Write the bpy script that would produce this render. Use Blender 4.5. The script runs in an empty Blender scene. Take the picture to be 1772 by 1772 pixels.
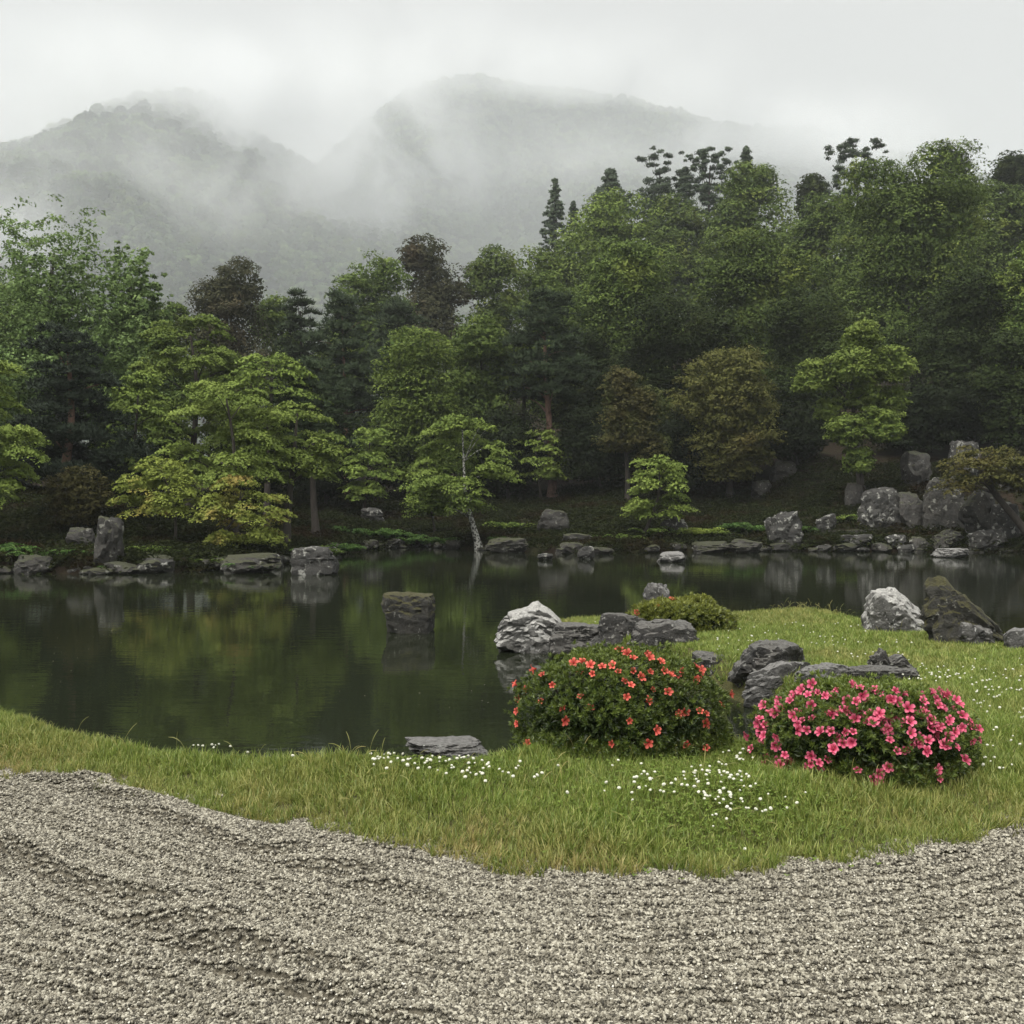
import bpy, math, random
import numpy as np
from mathutils import Vector

# ------------------------------------------------------------------ scene, camera, light
SC = bpy.context.scene
COL = SC.collection
F = 1857.0            # focal length in pixels of a 1772-pixel-wide picture
HOR = 872.0           # picture row of the horizon
CAMZ = 1.5
WATER = -0.25

cam_d = bpy.data.cameras.new('camera')
cam = bpy.data.objects.new('camera', cam_d)
COL.objects.link(cam)
cam_d.sensor_width = 36.0
cam_d.lens = 36.0 * F / 1772.0
cam_d.clip_start = 0.05
cam_d.clip_end = 12000.0
cam.location = (0, 0, CAMZ)
cam.rotation_euler = (math.radians(90) - math.atan((886 - HOR) / F), 0, 0)
SC.camera = cam

SUN_EL, SUN_AZ = math.radians(64), math.radians(215)     # azimuth clockwise from +Y
world = bpy.data.worlds.new('World')
SC.world = world
world.use_nodes = True
wn, wl = world.node_tree.nodes, world.node_tree.links
wn.clear()
w_out = wn.new('ShaderNodeOutputWorld')
w_bg = wn.new('ShaderNodeBackground')
w_bg.inputs['Strength'].default_value = 0.1
w_sky = wn.new('ShaderNodeTexSky')
w_sky.sky_type = 'NISHITA'
w_sky.sun_disc = False
w_sky.sun_elevation = SUN_EL
w_sky.sun_rotation = SUN_AZ
w_sky.dust_density = 4.0
w_hsv = wn.new('ShaderNodeHueSaturation')
w_hsv.inputs['Saturation'].default_value = 0.15
w_tc = wn.new('ShaderNodeTexCoord')
w_no = wn.new('ShaderNodeTexNoise')
w_no.inputs['Scale'].default_value = 1.6
w_no.inputs['Detail'].default_value = 3.0
w_ramp = wn.new('ShaderNodeValToRGB')
w_ramp.color_ramp.elements[0].position = 0.3
w_ramp.color_ramp.elements[0].color = (3.1, 3.06, 3.07, 1)
w_ramp.color_ramp.elements[1].position = 0.75
w_ramp.color_ramp.elements[1].color = (3.8, 3.72, 3.70, 1)
w_mix = wn.new('ShaderNodeMixRGB')
w_mix.inputs['Fac'].default_value = 0.9
wl.new(w_sky.outputs['Color'], w_hsv.inputs['Color'])
wl.new(w_tc.outputs['Generated'], w_no.inputs['Vector'])
wl.new(w_no.outputs['Fac'], w_ramp.inputs['Fac'])
wl.new(w_hsv.outputs['Color'], w_mix.inputs['Color1'])
wl.new(w_ramp.outputs['Color'], w_mix.inputs['Color2'])
wl.new(w_mix.outputs['Color'], w_bg.inputs['Color'])
wl.new(w_bg.outputs['Background'], w_out.inputs['Surface'])

sun_d = bpy.data.lights.new('sun', 'SUN')
sun = bpy.data.objects.new('sun', sun_d)
COL.objects.link(sun)
sun_d.energy = 4.9
sun_d.angle = math.radians(60)
sun_d.color = (1.0, 0.96, 0.90)
_sd = Vector((math.sin(SUN_AZ) * math.cos(SUN_EL), math.cos(SUN_AZ) * math.cos(SUN_EL), math.sin(SUN_EL)))
sun.rotation_euler = (-_sd).to_track_quat('-Z', 'Y').to_euler()
sun.location = (0, -20, 60)

SC.view_settings.view_transform = 'Standard'
SC.view_settings.look = 'None'
SC.view_settings.gamma = 1.0
SC.view_settings.use_curve_mapping = False
SC.view_settings.exposure = 0.58
SC.render.engine = 'CYCLES'
SC.cycles.max_bounces = 6
SC.cycles.diffuse_bounces = 2
SC.cycles.glossy_bounces = 2
SC.cycles.transmission_bounces = 3
SC.cycles.volume_bounces = 4
SC.cycles.transparent_max_bounces = 4
SC.cycles.use_denoising = True
SC.cycles.caustics_reflective = False
SC.cycles.caustics_refractive = False

R = np.random.default_rng(7)

# ------------------------------------------------------------------ helpers
def at(px, py, d):
    """world point seen at picture position px, py (1772 px) at depth d"""
    return np.array([(px - 886) / F * d, d, CAMZ - (py - HOR) / F * d])

def ground(px, py, z):
    d = (CAMZ - z) * F / (py - HOR)
    return ((px - 886) / F * d, d)

def hash3(i, j, k, s):
    n = (i * 374761393 + j * 668265263 + k * 2147483647 + s * 974634777) & 0xffffffff
    n = ((n ^ (n >> 13)) * 1274126177) & 0xffffffff
    n = ((n ^ (n >> 16)) * 2246822519) & 0xffffffff
    return ((n ^ (n >> 15)) & 0xffffff) / float(0xffffff)

def vnoise(p, s=0):
    p = np.asarray(p, float)
    i = np.floor(p).astype(np.int64)
    f = p - i
    f = f * f * (3 - 2 * f)
    out = 0
    for a in (0, 1):
        wa = f[:, 0] if a else 1 - f[:, 0]
        for b in (0, 1):
            wb = f[:, 1] if b else 1 - f[:, 1]
            for c in (0, 1):
                wc = f[:, 2] if c else 1 - f[:, 2]
                out = out + wa * wb * wc * hash3(i[:, 0] + a, i[:, 1] + b, i[:, 2] + c, s)
    return out * 2 - 1

def fbm(p, oct=4, s=0, gain=0.5):
    o, a, p = 0, 1.0, np.asarray(p, float)
    for k in range(oct):
        o = o + a * vnoise(p, s + k * 17)
        p = p * 2.03 + 3.1
        a *= gain
    return o

def fbm2(x, y, oct=4, s=0, gain=0.5):
    return fbm(np.stack([x.ravel(), y.ravel(), np.zeros(x.size)], 1), oct, s, gain).reshape(x.shape)

def sstep(a, b, x):
    t = np.clip((x - a) / (b - a), 0, 1)
    return t * t * (3 - 2 * t)

def npmesh(name, V, Fc, attrs=None, smooth=False):
    V = np.ascontiguousarray(V, np.float32)
    Fc = np.ascontiguousarray(Fc, np.int32)
    m = bpy.data.meshes.new(name)
    n, k = Fc.shape
    m.vertices.add(len(V))
    m.vertices.foreach_set('co', V.ravel())
    m.loops.add(n * k)
    m.loops.foreach_set('vertex_index', Fc.ravel())
    m.polygons.add(n)
    m.polygons.foreach_set('loop_start', np.arange(0, n * k, k, dtype=np.int32))
    m.polygons.foreach_set('use_smooth', np.full(n, smooth, bool))
    m.update(calc_edges=True)
    for an, av in (attrs or {}).items():
        if np.ndim(av) == 2:
            a = m.attributes.new(an, 'FLOAT_VECTOR', 'POINT')
            a.data.foreach_set('vector', np.ascontiguousarray(av, np.float32).ravel())
        else:
            a = m.attributes.new(an, 'FLOAT', 'POINT')
            a.data.foreach_set('value', np.ascontiguousarray(av, np.float32))
    m.validate()
    return m

def obj(name, mesh, mat=None, parent=None, loc=None, own=False):
    o = bpy.data.objects.new(name, mesh)
    COL.objects.link(o)
    if parent is not None:
        o.parent = parent
    if loc is not None:
        o.location = loc
    if mat is not None:
        if own:
            if not mesh.materials:
                mesh.materials.append(None)
            o.material_slots[0].link = 'OBJECT'
            o.material_slots[0].material = mat
        elif not mesh.materials:
            mesh.materials.append(mat)
    return o

def tag(o, label=None, cat=None, group=None, kind=None):
    for k, v in (('label', label), ('category', cat), ('group', group), ('kind', kind)):
        if v:
            o[k] = v
    return o

def thing(name, loc, label, cat, group=None):
    o = bpy.data.objects.new(name, None)
    o.empty_display_size = 0.2
    COL.objects.link(o)
    o.location = loc
    return tag(o, label, cat, group)

def grid_mesh(name, X, Y, Z, attrs=None, smooth=True):
    ny, nx = X.shape
    V = np.stack([X.ravel(), Y.ravel(), Z.ravel()], 1)
    i = np.arange(nx * ny).reshape(ny, nx)
    q = np.stack([i[:-1, :-1].ravel(), i[:-1, 1:].ravel(), i[1:, 1:].ravel(), i[1:, :-1].ravel()], 1)
    return npmesh(name, V, q, attrs, smooth)

def poly_sd(X, Y, P):
    """distance to the closed polygon P, positive inside"""
    P = np.asarray(P, float)
    x, y = X.ravel(), Y.ravel()
    best = np.full(x.shape, 1e18)
    ins = np.zeros(x.shape, bool)
    for k in range(len(P)):
        a, b = P[k], P[(k + 1) % len(P)]
        ab = b - a
        t = np.clip(((x - a[0]) * ab[0] + (y - a[1]) * ab[1]) / (ab @ ab + 1e-12), 0, 1)
        best = np.minimum(best, (x - a[0] - t * ab[0]) ** 2 + (y - a[1] - t * ab[1]) ** 2)
        if abs(ab[1]) > 1e-12:
            c = ((a[1] > y) != (b[1] > y)) & (x < ab[0] * (y - a[1]) / ab[1] + a[0])
            ins ^= c
    d = np.sqrt(best)
    return np.where(ins, d, -d).reshape(X.shape)

def unit(v):
    return v / (np.linalg.norm(v, axis=-1, keepdims=True) + 1e-9)

def rand_dirs(n, rng):
    return unit(rng.normal(size=(n, 3)))

def leaf_arrays(c, nrm, size, rng, aspect=0.6, axis=None, bend=0.15, tri=False):
    """rhombus leaves: centre c, facing nrm; returns V (4n), F (n,4)"""
    n = len(c)
    nrm = unit(nrm)
    t = rand_dirs(n, rng) if axis is None else axis
    t = unit(t - nrm * (t * nrm).sum(1, keepdims=True))
    b = np.cross(nrm, t)
    s = np.asarray(size).reshape(-1, 1) * np.ones((n, 1))
    if tri:
        V = np.stack([c - t * s * 0.42 + b * s * 0.6 * aspect, c + t * s * 0.7 - nrm * s * bend, c - t * s * 0.42 - b * s * 0.6 * aspect], 1).reshape(-1, 3)
        return V, np.arange(3 * n).reshape(-1, 3)
    v0 = c - t * s * 0.5 - nrm * s * bend
    v2 = c + t * s * 0.5 - nrm * s * bend
    v1 = c + b * s * 0.5 * aspect
    v3 = c - b * s * 0.5 * aspect
    V = np.stack([v0, v1, v2, v3], 1).reshape(-1, 3)
    return V, np.arange(4 * n).reshape(-1, 4)

def tube(path, radii, sides=8):
    path = np.asarray(path, float)
    radii = np.asarray(radii, float)
    n = len(path)
    tan = unit(np.gradient(path, axis=0))
    ref = np.array([0.31, 0.95, 0.05])
    u = unit(np.cross(tan, ref))
    v = np.cross(tan, u)
    a = np.linspace(0, 2 * np.pi, sides, endpoint=False)
    V = path[:, None] + radii[:, None, None] * (np.cos(a)[None, :, None] * u[:, None] + np.sin(a)[None, :, None] * v[:, None])
    V = V.reshape(-1, 3)
    Fq = []
    for i in range(n - 1):
        for j in range(sides):
            k = (j + 1) % sides
            Fq.append((i * sides + j, i * sides + k, (i + 1) * sides + k, (i + 1) * sides + j))
    return V, np.array(Fq)

def join(parts):
    Vs, Fs, o = [], [], 0
    for V, Fq in parts:
        Vs.append(V)
        Fs.append(Fq + o)
        o += len(V)
    return np.concatenate(Vs), np.concatenate(Fs)

def smooth_path(p, n):
    p = np.asarray(p, float)
    t = np.linspace(0, len(p) - 1, n)
    out = np.stack([np.interp(t, np.arange(len(p)), p[:, k]) for k in range(p.shape[1])], 1)
    for _ in range(2):
        out[1:-1] = (out[:-2] + 2 * out[1:-1] + out[2:]) / 4
    return out

# ------------------------------------------------------------------ materials
def mat_new(name):
    m = bpy.data.materials.new(name)
    m.use_nodes = True
    nt = m.node_tree
    nt.nodes.clear()
    return m, nt.nodes, nt.links

def ramp(N, pts):
    r = N.new('ShaderNodeValToRGB')
    e = r.color_ramp.elements
    while len(e) < len(pts):
        e.new(0.5)
    for k, (p, c) in enumerate(pts):
        e[k].position = p
        e[k].color = (*c, 1) if len(c) == 3 else c
    return r

def noise(N, L, scale, detail=4, vec=None, rough=0.55):
    n = N.new('ShaderNodeTexNoise')
    n.inputs['Scale'].default_value = scale
    n.inputs['Detail'].default_value = detail
    n.inputs['Roughness'].default_value = rough
    if vec is not None:
        L.new(vec, n.inputs['Vector'])
    return n

def leaf_mat(name, a, b, c=None, cs=0.45, rough=0.65, trans=0.33, nscale=0.35, spec=0.08, var=0.2):
    """leaf colours vary leaf by leaf (tone) between a and b, with patches of c"""
    m, N, L = mat_new(name)
    out = N.new('ShaderNodeOutputMaterial')
    at_ = N.new('ShaderNodeAttribute')
    at_.attribute_name = 'tone'
    r = ramp(N, [(0.0, a), (1.0, b)])
    L.new(at_.outputs['Fac'], r.inputs['Fac'])
    col = r.outputs['Color']
    oi = N.new('ShaderNodeObjectInfo')
    geo = N.new('ShaderNodeNewGeometry')
    if c is not None:
        nz = noise(N, L, nscale, 3, geo.outputs['Position'])
        rr = ramp(N, [(cs, (0, 0, 0)), (cs + 0.18, (1, 1, 1))])
        L.new(nz.outputs['Fac'], rr.inputs['Fac'])
        mx = N.new('ShaderNodeMixRGB')
        L.new(rr.outputs['Color'], mx.inputs['Fac'])
        L.new(col, mx.inputs['Color1'])
        mx.inputs['Color2'].default_value = (*c, 1)
        col = mx.outputs['Color']
    hs = N.new('ShaderNodeHueSaturation')
    mr = N.new('ShaderNodeMapRange')
    mr.inputs['To Min'].default_value = 1 - var
    mr.inputs['To Max'].default_value = 1 + var
    L.new(oi.outputs['Random'], mr.inputs['Value'])
    L.new(mr.outputs['Result'], hs.inputs['Value'])
    L.new(col, hs.inputs['Color'])
    p = N.new('ShaderNodeBsdfPrincipled')
    p.inputs['Roughness'].default_value = rough
    p.inputs['Specular IOR Level'].default_value = spec
    L.new(hs.outputs['Color'], p.inputs['Base Color'])
    t = N.new('ShaderNodeBsdfTranslucent')
    L.new(hs.outputs['Color'], t.inputs['Color'])
    # soft foliage normals: each leaf leans towards the outside of its clump
    pn = N.new('ShaderNodeAttribute')
    pn.attribute_name = 'pn'
    vt = N.new('ShaderNodeVectorTransform')
    vt.vector_type = 'VECTOR'
    vt.convert_from, vt.convert_to = 'OBJECT', 'WORLD'
    L.new(pn.outputs['Vector'], vt.inputs['Vector'])
    sc_ = N.new('ShaderNodeVectorMath')
    sc_.operation = 'SCALE'
    sc_.inputs['Scale'].default_value = 1.0
    L.new(vt.outputs['Vector'], sc_.inputs[0])
    ad = N.new('ShaderNodeVectorMath')
    L.new(sc_.outputs['Vector'], ad.inputs[0])
    L.new(geo.outputs['Normal'], ad.inputs[1])
    nn = N.new('ShaderNodeVectorMath')
    nn.operation = 'NORMALIZE'
    L.new(ad.outputs['Vector'], nn.inputs[0])
    L.new(nn.outputs['Vector'], p.inputs['Normal'])
    L.new(nn.outputs['Vector'], t.inputs['Normal'])
    mxs = N.new('ShaderNodeMixShader')
    mxs.inputs['Fac'].default_value = trans
    L.new(p.outputs['BSDF'], mxs.inputs[1])
    L.new(t.outputs['BSDF'], mxs.inputs[2])
    L.new(mxs.outputs['Shader'], out.inputs['Surface'])
    return m

def bark_mat(name, a, b, scale=6.0, patch=None):
    m, N, L = mat_new(name)
    out = N.new('ShaderNodeOutputMaterial')
    p = N.new('ShaderNodeBsdfPrincipled')
    p.inputs['Roughness'].default_value = 0.9
    geo = N.new('ShaderNodeNewGeometry')
    mp = N.new('ShaderNodeMapping')
    mp.inputs['Scale'].default_value = (1, 1, 0.35)
    L.new(geo.outputs['Position'], mp.inputs['Vector'])
    n = noise(N, L, scale, 6, mp.outputs['Vector'], 0.7)
    r = ramp(N, [(0.35, a), (0.65, b)])
    L.new(n.outputs['Fac'], r.inputs['Fac'])
    col = r.outputs['Color']
    if patch:
        n2 = noise(N, L, scale * 1.3, 5, geo.outputs['Position'], 0.6)
        r2 = ramp(N, [(0.46, (0, 0, 0)), (0.54, (1, 1, 1))])
        L.new(n2.outputs['Fac'], r2.inputs['Fac'])
        mx = N.new('ShaderNodeMixRGB')
        L.new(r2.outputs['Color'], mx.inputs['Fac'])
        L.new(col, mx.inputs['Color1'])
        mx.inputs['Color2'].default_value = (*patch, 1)
        col = mx.outputs['Color']
    L.new(col, p.inputs['Base Color'])
    bp = N.new('ShaderNodeBump')
    bp.inputs['Strength'].default_value = 0.7
    bp.inputs['Distance'].default_value = 0.03
    L.new(n.outputs['Fac'], bp.inputs['Height'])
    L.new(bp.outputs['Normal'], p.inputs['Normal'])
    L.new(p.outputs['BSDF'], out.inputs['Surface'])
    return m

def rock_mat(name, a, b, lichen=None, lich_t=0.58, moss=None, moss_light_t=0.5, scale=3.0, rough=0.7, lich_scale=5.0):
    """stone grain between a and b; lichen blotches; upward faces get moss, or pale stone with overhead light painted in"""
    m, N, L = mat_new(name)
    out = N.new('ShaderNodeOutputMaterial')
    p = N.new('ShaderNodeBsdfPrincipled')
    p.inputs['Roughness'].default_value = rough
    geo = N.new('ShaderNodeNewGeometry')
    pos = geo.outputs['Position']
    n1 = noise(N, L, scale, 8, pos, 0.65)
    r1 = ramp(N, [(0.3, a), (0.7, b)])
    L.new(n1.outputs['Fac'], r1.inputs['Fac'])
    col = r1.outputs['Color']
    nf = noise(N, L, scale * 9, 5, pos, 0.7)
    rf = ramp(N, [(0.35, (0.3, 0.3, 0.3)), (0.58, (1, 1, 1))])
    L.new(nf.outputs['Fac'], rf.inputs['Fac'])
    mm = N.new('ShaderNodeMixRGB')
    mm.blend_type = 'MULTIPLY'
    mm.inputs['Fac'].default_value = 0.8
    L.new(col, mm.inputs['Color1'])
    L.new(rf.outputs['Color'], mm.inputs['Color2'])
    col = mm.outputs['Color']
    if lichen:
        n2 = noise(N, L, lich_scale, 6, pos, 0.62)
        r2 = ramp(N, [(lich_t, (0, 0, 0)), (lich_t + 0.05, (1, 1, 1))])
        L.new(n2.outputs['Fac'], r2.inputs['Fac'])
        mx = N.new('ShaderNodeMixRGB')
        L.new(r2.outputs['Color'], mx.inputs['Fac'])
        L.new(col, mx.inputs['Color1'])
        mx.inputs['Color2'].default_value = (*lichen, 1)
        col = mx.outputs['Color']
    if moss:  # top colour: true moss on mossy stones, painted skylight on bare ones
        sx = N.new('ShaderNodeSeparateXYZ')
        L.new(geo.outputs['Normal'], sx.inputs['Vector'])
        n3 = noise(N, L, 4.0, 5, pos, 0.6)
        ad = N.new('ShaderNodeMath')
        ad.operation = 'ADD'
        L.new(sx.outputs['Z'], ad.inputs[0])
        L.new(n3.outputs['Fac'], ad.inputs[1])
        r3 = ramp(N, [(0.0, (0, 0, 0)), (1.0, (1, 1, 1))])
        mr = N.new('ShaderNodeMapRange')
        mr.inputs['From Min'].default_value = moss_light_t + 0.35
        mr.inputs['From Max'].default_value = moss_light_t + 0.6
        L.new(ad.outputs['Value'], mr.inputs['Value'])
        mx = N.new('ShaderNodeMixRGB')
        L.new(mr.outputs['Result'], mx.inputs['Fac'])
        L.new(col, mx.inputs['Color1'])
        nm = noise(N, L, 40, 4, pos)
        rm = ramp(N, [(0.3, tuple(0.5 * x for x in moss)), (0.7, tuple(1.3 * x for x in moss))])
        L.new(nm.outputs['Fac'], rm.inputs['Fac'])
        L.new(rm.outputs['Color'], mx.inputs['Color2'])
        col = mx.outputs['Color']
    L.new(col, p.inputs['Base Color'])
    bp = N.new('ShaderNodeBump')
    bp.inputs['Strength'].default_value = 1.0
    bp.inputs['Distance'].default_value = 0.07
    nb = noise(N, L, scale * 4, 9, pos, 0.7)
    L.new(nb.outputs['Fac'], bp.inputs['Height'])
    L.new(bp.outputs['Normal'], p.inputs['Normal'])
    L.new(p.outputs['BSDF'], out.inputs['Surface'])
    return m

LEAF = {
    'bright': leaf_mat('leaf_bright', (0.11, 0.165, 0.034), (0.27, 0.34, 0.08)),
    'orange': leaf_mat('leaf_orange', (0.14, 0.185, 0.034), (0.30, 0.35, 0.075), (0.36, 0.26, 0.08), 0.54, nscale=0.7),
    'green': leaf_mat('leaf_green', (0.065, 0.108, 0.024), (0.26, 0.34, 0.075)),
    'fresh': leaf_mat('leaf_fresh', (0.11, 0.18, 0.06), (0.24, 0.33, 0.115)),
    'mid': leaf_mat('leaf_mid', (0.046, 0.078, 0.021), (0.20, 0.275, 0.066), (0.30, 0.36, 0.08), 0.55),
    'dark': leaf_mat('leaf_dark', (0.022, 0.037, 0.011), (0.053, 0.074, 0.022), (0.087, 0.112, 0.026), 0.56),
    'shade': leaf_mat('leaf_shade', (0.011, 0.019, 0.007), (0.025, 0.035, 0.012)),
    'pine': leaf_mat('leaf_pine', (0.020, 0.033, 0.016), (0.047, 0.066, 0.030), trans=0.1),
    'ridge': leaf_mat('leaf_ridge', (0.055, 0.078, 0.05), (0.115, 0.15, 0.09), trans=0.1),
    'bluepine': leaf_mat('leaf_bluepine', (0.017, 0.027, 0.017), (0.038, 0.053, 0.032), trans=0.1),
    'olive': leaf_mat('leaf_olive', (0.076, 0.085, 0.024), (0.145, 0.145, 0.043), (0.145, 0.123, 0.041), 0.55),
    'brown': leaf_mat('leaf_brown', (0.072, 0.072, 0.025), (0.128, 0.115, 0.043), (0.085, 0.111, 0.032), 0.5),
    'grey': leaf_mat('leaf_grey', (0.043, 0.049, 0.025), (0.093, 0.093, 0.047), (0.119, 0.093, 0.055), 0.55),
    'fern': leaf_mat('leaf_fern', (0.051, 0.109, 0.029), (0.131, 0.217, 0.058), (0.189, 0.232, 0.058), 0.6),
    'azalea': leaf_mat('leaf_azalea', (0.025, 0.05, 0.011), (0.18, 0.235, 0.042), nscale=3.0, rough=0.4, spec=0.5),
    'azalea_gold': leaf_mat('leaf_azalea_gold', (0.06, 0.085, 0.016), (0.27, 0.29, 0.055), nscale=3.0, rough=0.4, spec=0.5),
}
BARK = {
    'dark': bark_mat('bark_dark', (0.018, 0.015, 0.012), (0.06, 0.05, 0.04)),
    'red': bark_mat('bark_red', (0.09, 0.055, 0.04), (0.26, 0.15, 0.11)),
    'birch': bark_mat('bark_lichen', (0.02, 0.018, 0.015), (0.05, 0.045, 0.038), 9.0, (0.42, 0.42, 0.38)),
}
GL = (0.42, 0.42, 0.40)
ROCK = {
    'pale': rock_mat('rock_pale', (0.035, 0.035, 0.032), (0.20, 0.195, 0.18), (0.45, 0.45, 0.43), 0.60, (0.42, 0.415, 0.39), 0.42, scale=3.5, lich_scale=10),  # tops: dry lichened stone plus light from above painted into the colour
    'grey': rock_mat('rock_grey', (0.025, 0.025, 0.023), (0.14, 0.136, 0.126), GL, 0.60, (0.21, 0.206, 0.195), 0.64, scale=4.5, lich_scale=14),  # no moss here: lighter grey tops paint in the overhead light
    'wet': rock_mat('rock_wet', (0.008, 0.0076, 0.007), (0.062, 0.058, 0.051), (0.30, 0.295, 0.27), 0.585, (0.135, 0.13, 0.118), 0.66, scale=4.0, rough=0.40, lich_scale=22),  # dark wet stone; its paler dry tops also carry painted skylight
    'mossy': rock_mat('rock_mossy', (0.014, 0.014, 0.011), (0.065, 0.062, 0.05), (0.28, 0.28, 0.25), 0.62, (0.06, 0.056, 0.014), 0.46, scale=5, lich_scale=14),
    'lichen': rock_mat('rock_lichen', (0.010, 0.010, 0.009), (0.052, 0.050, 0.043), (0.25, 0.25, 0.225), 0.56, scale=2.2, lich_scale=5.0),
    'lichmoss': rock_mat('rock_lichmoss', (0.013, 0.013, 0.011), (0.058, 0.054, 0.045), (0.22, 0.22, 0.19), 0.59, (0.035, 0.038, 0.012), 0.68, scale=2.2, lich_scale=5.0),
    'shore': rock_mat('rock_shore', (0.015, 0.014, 0.012), (0.065, 0.06, 0.052), (0.19, 0.19, 0.165), 0.61, (0.03, 0.033, 0.011), 0.68, scale=2.5, lich_scale=6),
}

# ------------------------------------------------------------------ land forms
SHORE = [ground(px, py, 0.05) for px, py in ((-700, 1095), (-400, 1135), (-150, 1188), (0, 1228), (120, 1260), (250, 1288),
         (380, 1306), (500, 1318), (620, 1324), (700, 1332), (800, 1330), (860, 1322))]
SHORE += [(0.05, 6.45), (0.35, 6.75), (0.8, 6.85), (1.2, 6.8), (1.32, 6.62), (1.42, 6.5), (1.5, 6.7), (1.75, 7.1), (2.4, 7.25),
          (2.75, 7.7), (2.6, 8.4), (2.2, 9.1), (1.95, 9.9), (1.6, 10.7), (1.2, 11.7), (0.85, 12.5), (0.45, 12.95), (0.4, 13.4),
          (0.7, 13.9), (1.5, 14.15), (2.8, 14.4), (3.6, 14.7), (4.1, 14.7), (4.5, 13.8), (4.9, 12.8), (5.3, 11.9), (5.9, 11.2),
          (7.0, 10.8), (9.0, 10.6), (14, 10.4), (40, 10)]
LAND = [(-60, 14), (-20, 13.5)] + SHORE + [(40, -30), (-60, -30)]
GEDGE = [ground(px, py, 0.02) for px, py in ((-900, 1262), (-500, 1275), (-200, 1300), (0, 1325), (150, 1346), (330, 1385), (500, 1436),
         (640, 1455), (750, 1472), (870, 1500), (1000, 1511), (1100, 1512), (1280, 1502), (1400, 1496), (1550, 1486), (1650, 1462),
         (1772, 1426), (1950, 1390), (2300, 1345), (3200, 1320))]
GRAVEL = [(-60, GEDGE[0][1])] + GEDGE + [(40, GEDGE[-1][1]), (40, -30), (-60, -30)]

def edge_wobble(x, y):
    return fbm2(x * 3.5, y * 3.5, 3, 5) * 0.06 + fbm2(x * 1.3, y * 1.3, 2, 6) * 0.05

def gravel_z(x, y, sd):
    """raked ridges that run along the lawn's edge, and one broad scraped trough"""
    w = fbm2(x * 1.2, y * 1.2, 3, 11)
    ph = sd - edge_wobble(x, y) + 0.014 * w
    z = 0.015 * (1 - 1.7 * np.abs(np.sin(np.pi * ph / 0.098))) * (0.8 + 0.3 * fbm2(x * 0.9, y * 0.9, 2, 31))
    t = (x + 2.18) * 0.64 + (y - 4.58) * 0.77 + 0.04 * w
    left = 1 - sstep(-0.6, 0.2, x)
    z = z + left * (0.06 * np.exp(-((t - 0.15) / 0.09) ** 2) - 0.06 * np.exp(-((t + 0.04) / 0.08) ** 2))
    t2 = t - 0.75
    z = z + left * (0.04 * np.exp(-((t2 - 0.12) / 0.08) ** 2) - 0.03 * np.exp(-((t2 + 0.05) / 0.09) ** 2))
    z = z + 0.004 * fbm2(x * 6, y * 6, 3, 21)
    return z - sstep(0.0, 0.2, -sd) * 0.2 - sstep(0.2, 0.4, -sd) * 0.6

def lawn_z(x, y, sw, sg):
    """sw: distance inland from the water's edge, sg: distance into the gravel"""
    top = 0.10 - 0.075 * sstep(6.0, 12.5, y)
    top = top * sstep(-0.02, 0.9, -sg) + 0.01
    z = -0.55 + (top + 0.55) * sstep(-0.35, 0.22, sw)
    z = z + 0.02 * fbm2(x * 1.7, y * 1.7, 3, 3) * sstep(0, 0.3, sw)
    z = z + 0.04 * np.exp(-(((x - 4.0) / 0.6) ** 2 + ((y - 14.1) / 0.5) ** 2))
    return z - sstep(0.02, 0.3, sg) * 0.18

FAR = [(-80, 27), (-40, 27.5), (-20, 27.2), (-13.1, 27.4), (-11, 26.8), (-9.6, 27.3), (-8.2, 27.9), (-7.6, 28.6), (-7.0, 31.5), (-6.4, 36.5),
       (-5.2, 42), (-3.6, 44), (-1.9, 41.5), (0.8, 39), (2.8, 37.6), (5, 39), (9.3, 40), (13, 39.5), (18.6, 38.6), (26, 38), (60, 36), (140, 34)]
BANK = FAR + [(140, 400), (-80, 400)]

def bank_z(x, y, s):
    ang = x / np.maximum(y, 1) * F + 886
    hill = sstep(350, 1350, ang)
    z = WATER - 0.6 + 0.85 * sstep(-0.7, 0.25, s)
    z = z + 0.14 * np.clip(s, 0, 14) + 0.3 * fbm2(x * 0.22, y * 0.22, 4, 41) * sstep(0.5, 4, s)
    z = z + np.clip(s - 12, 0, 75) * (0.05 + 0.24 * hill)
    z = z + 0.06 * fbm2(x * 1.4, y * 1.4, 3, 43) * sstep(0, 1, s)
    z = z + 1.0 * sstep(12.5, 15.5, x) * sstep(6.5, 9.0, s)     # rocky waterfall terrace at the right
    return z

def bank_at(x, y):
    X, Y = np.array([[float(x)]]), np.array([[float(y)]])
    return float(bank_z(X, Y, poly_sd(X, Y, BANK))[0, 0])

def lawn_at(x, y):
    X, Y = np.array([[float(x)]]), np.array([[float(y)]])
    return float(lawn_z(X, Y, poly_sd(X, Y, LAND), poly_sd(X, Y, GRAVEL))[0, 0])

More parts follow.
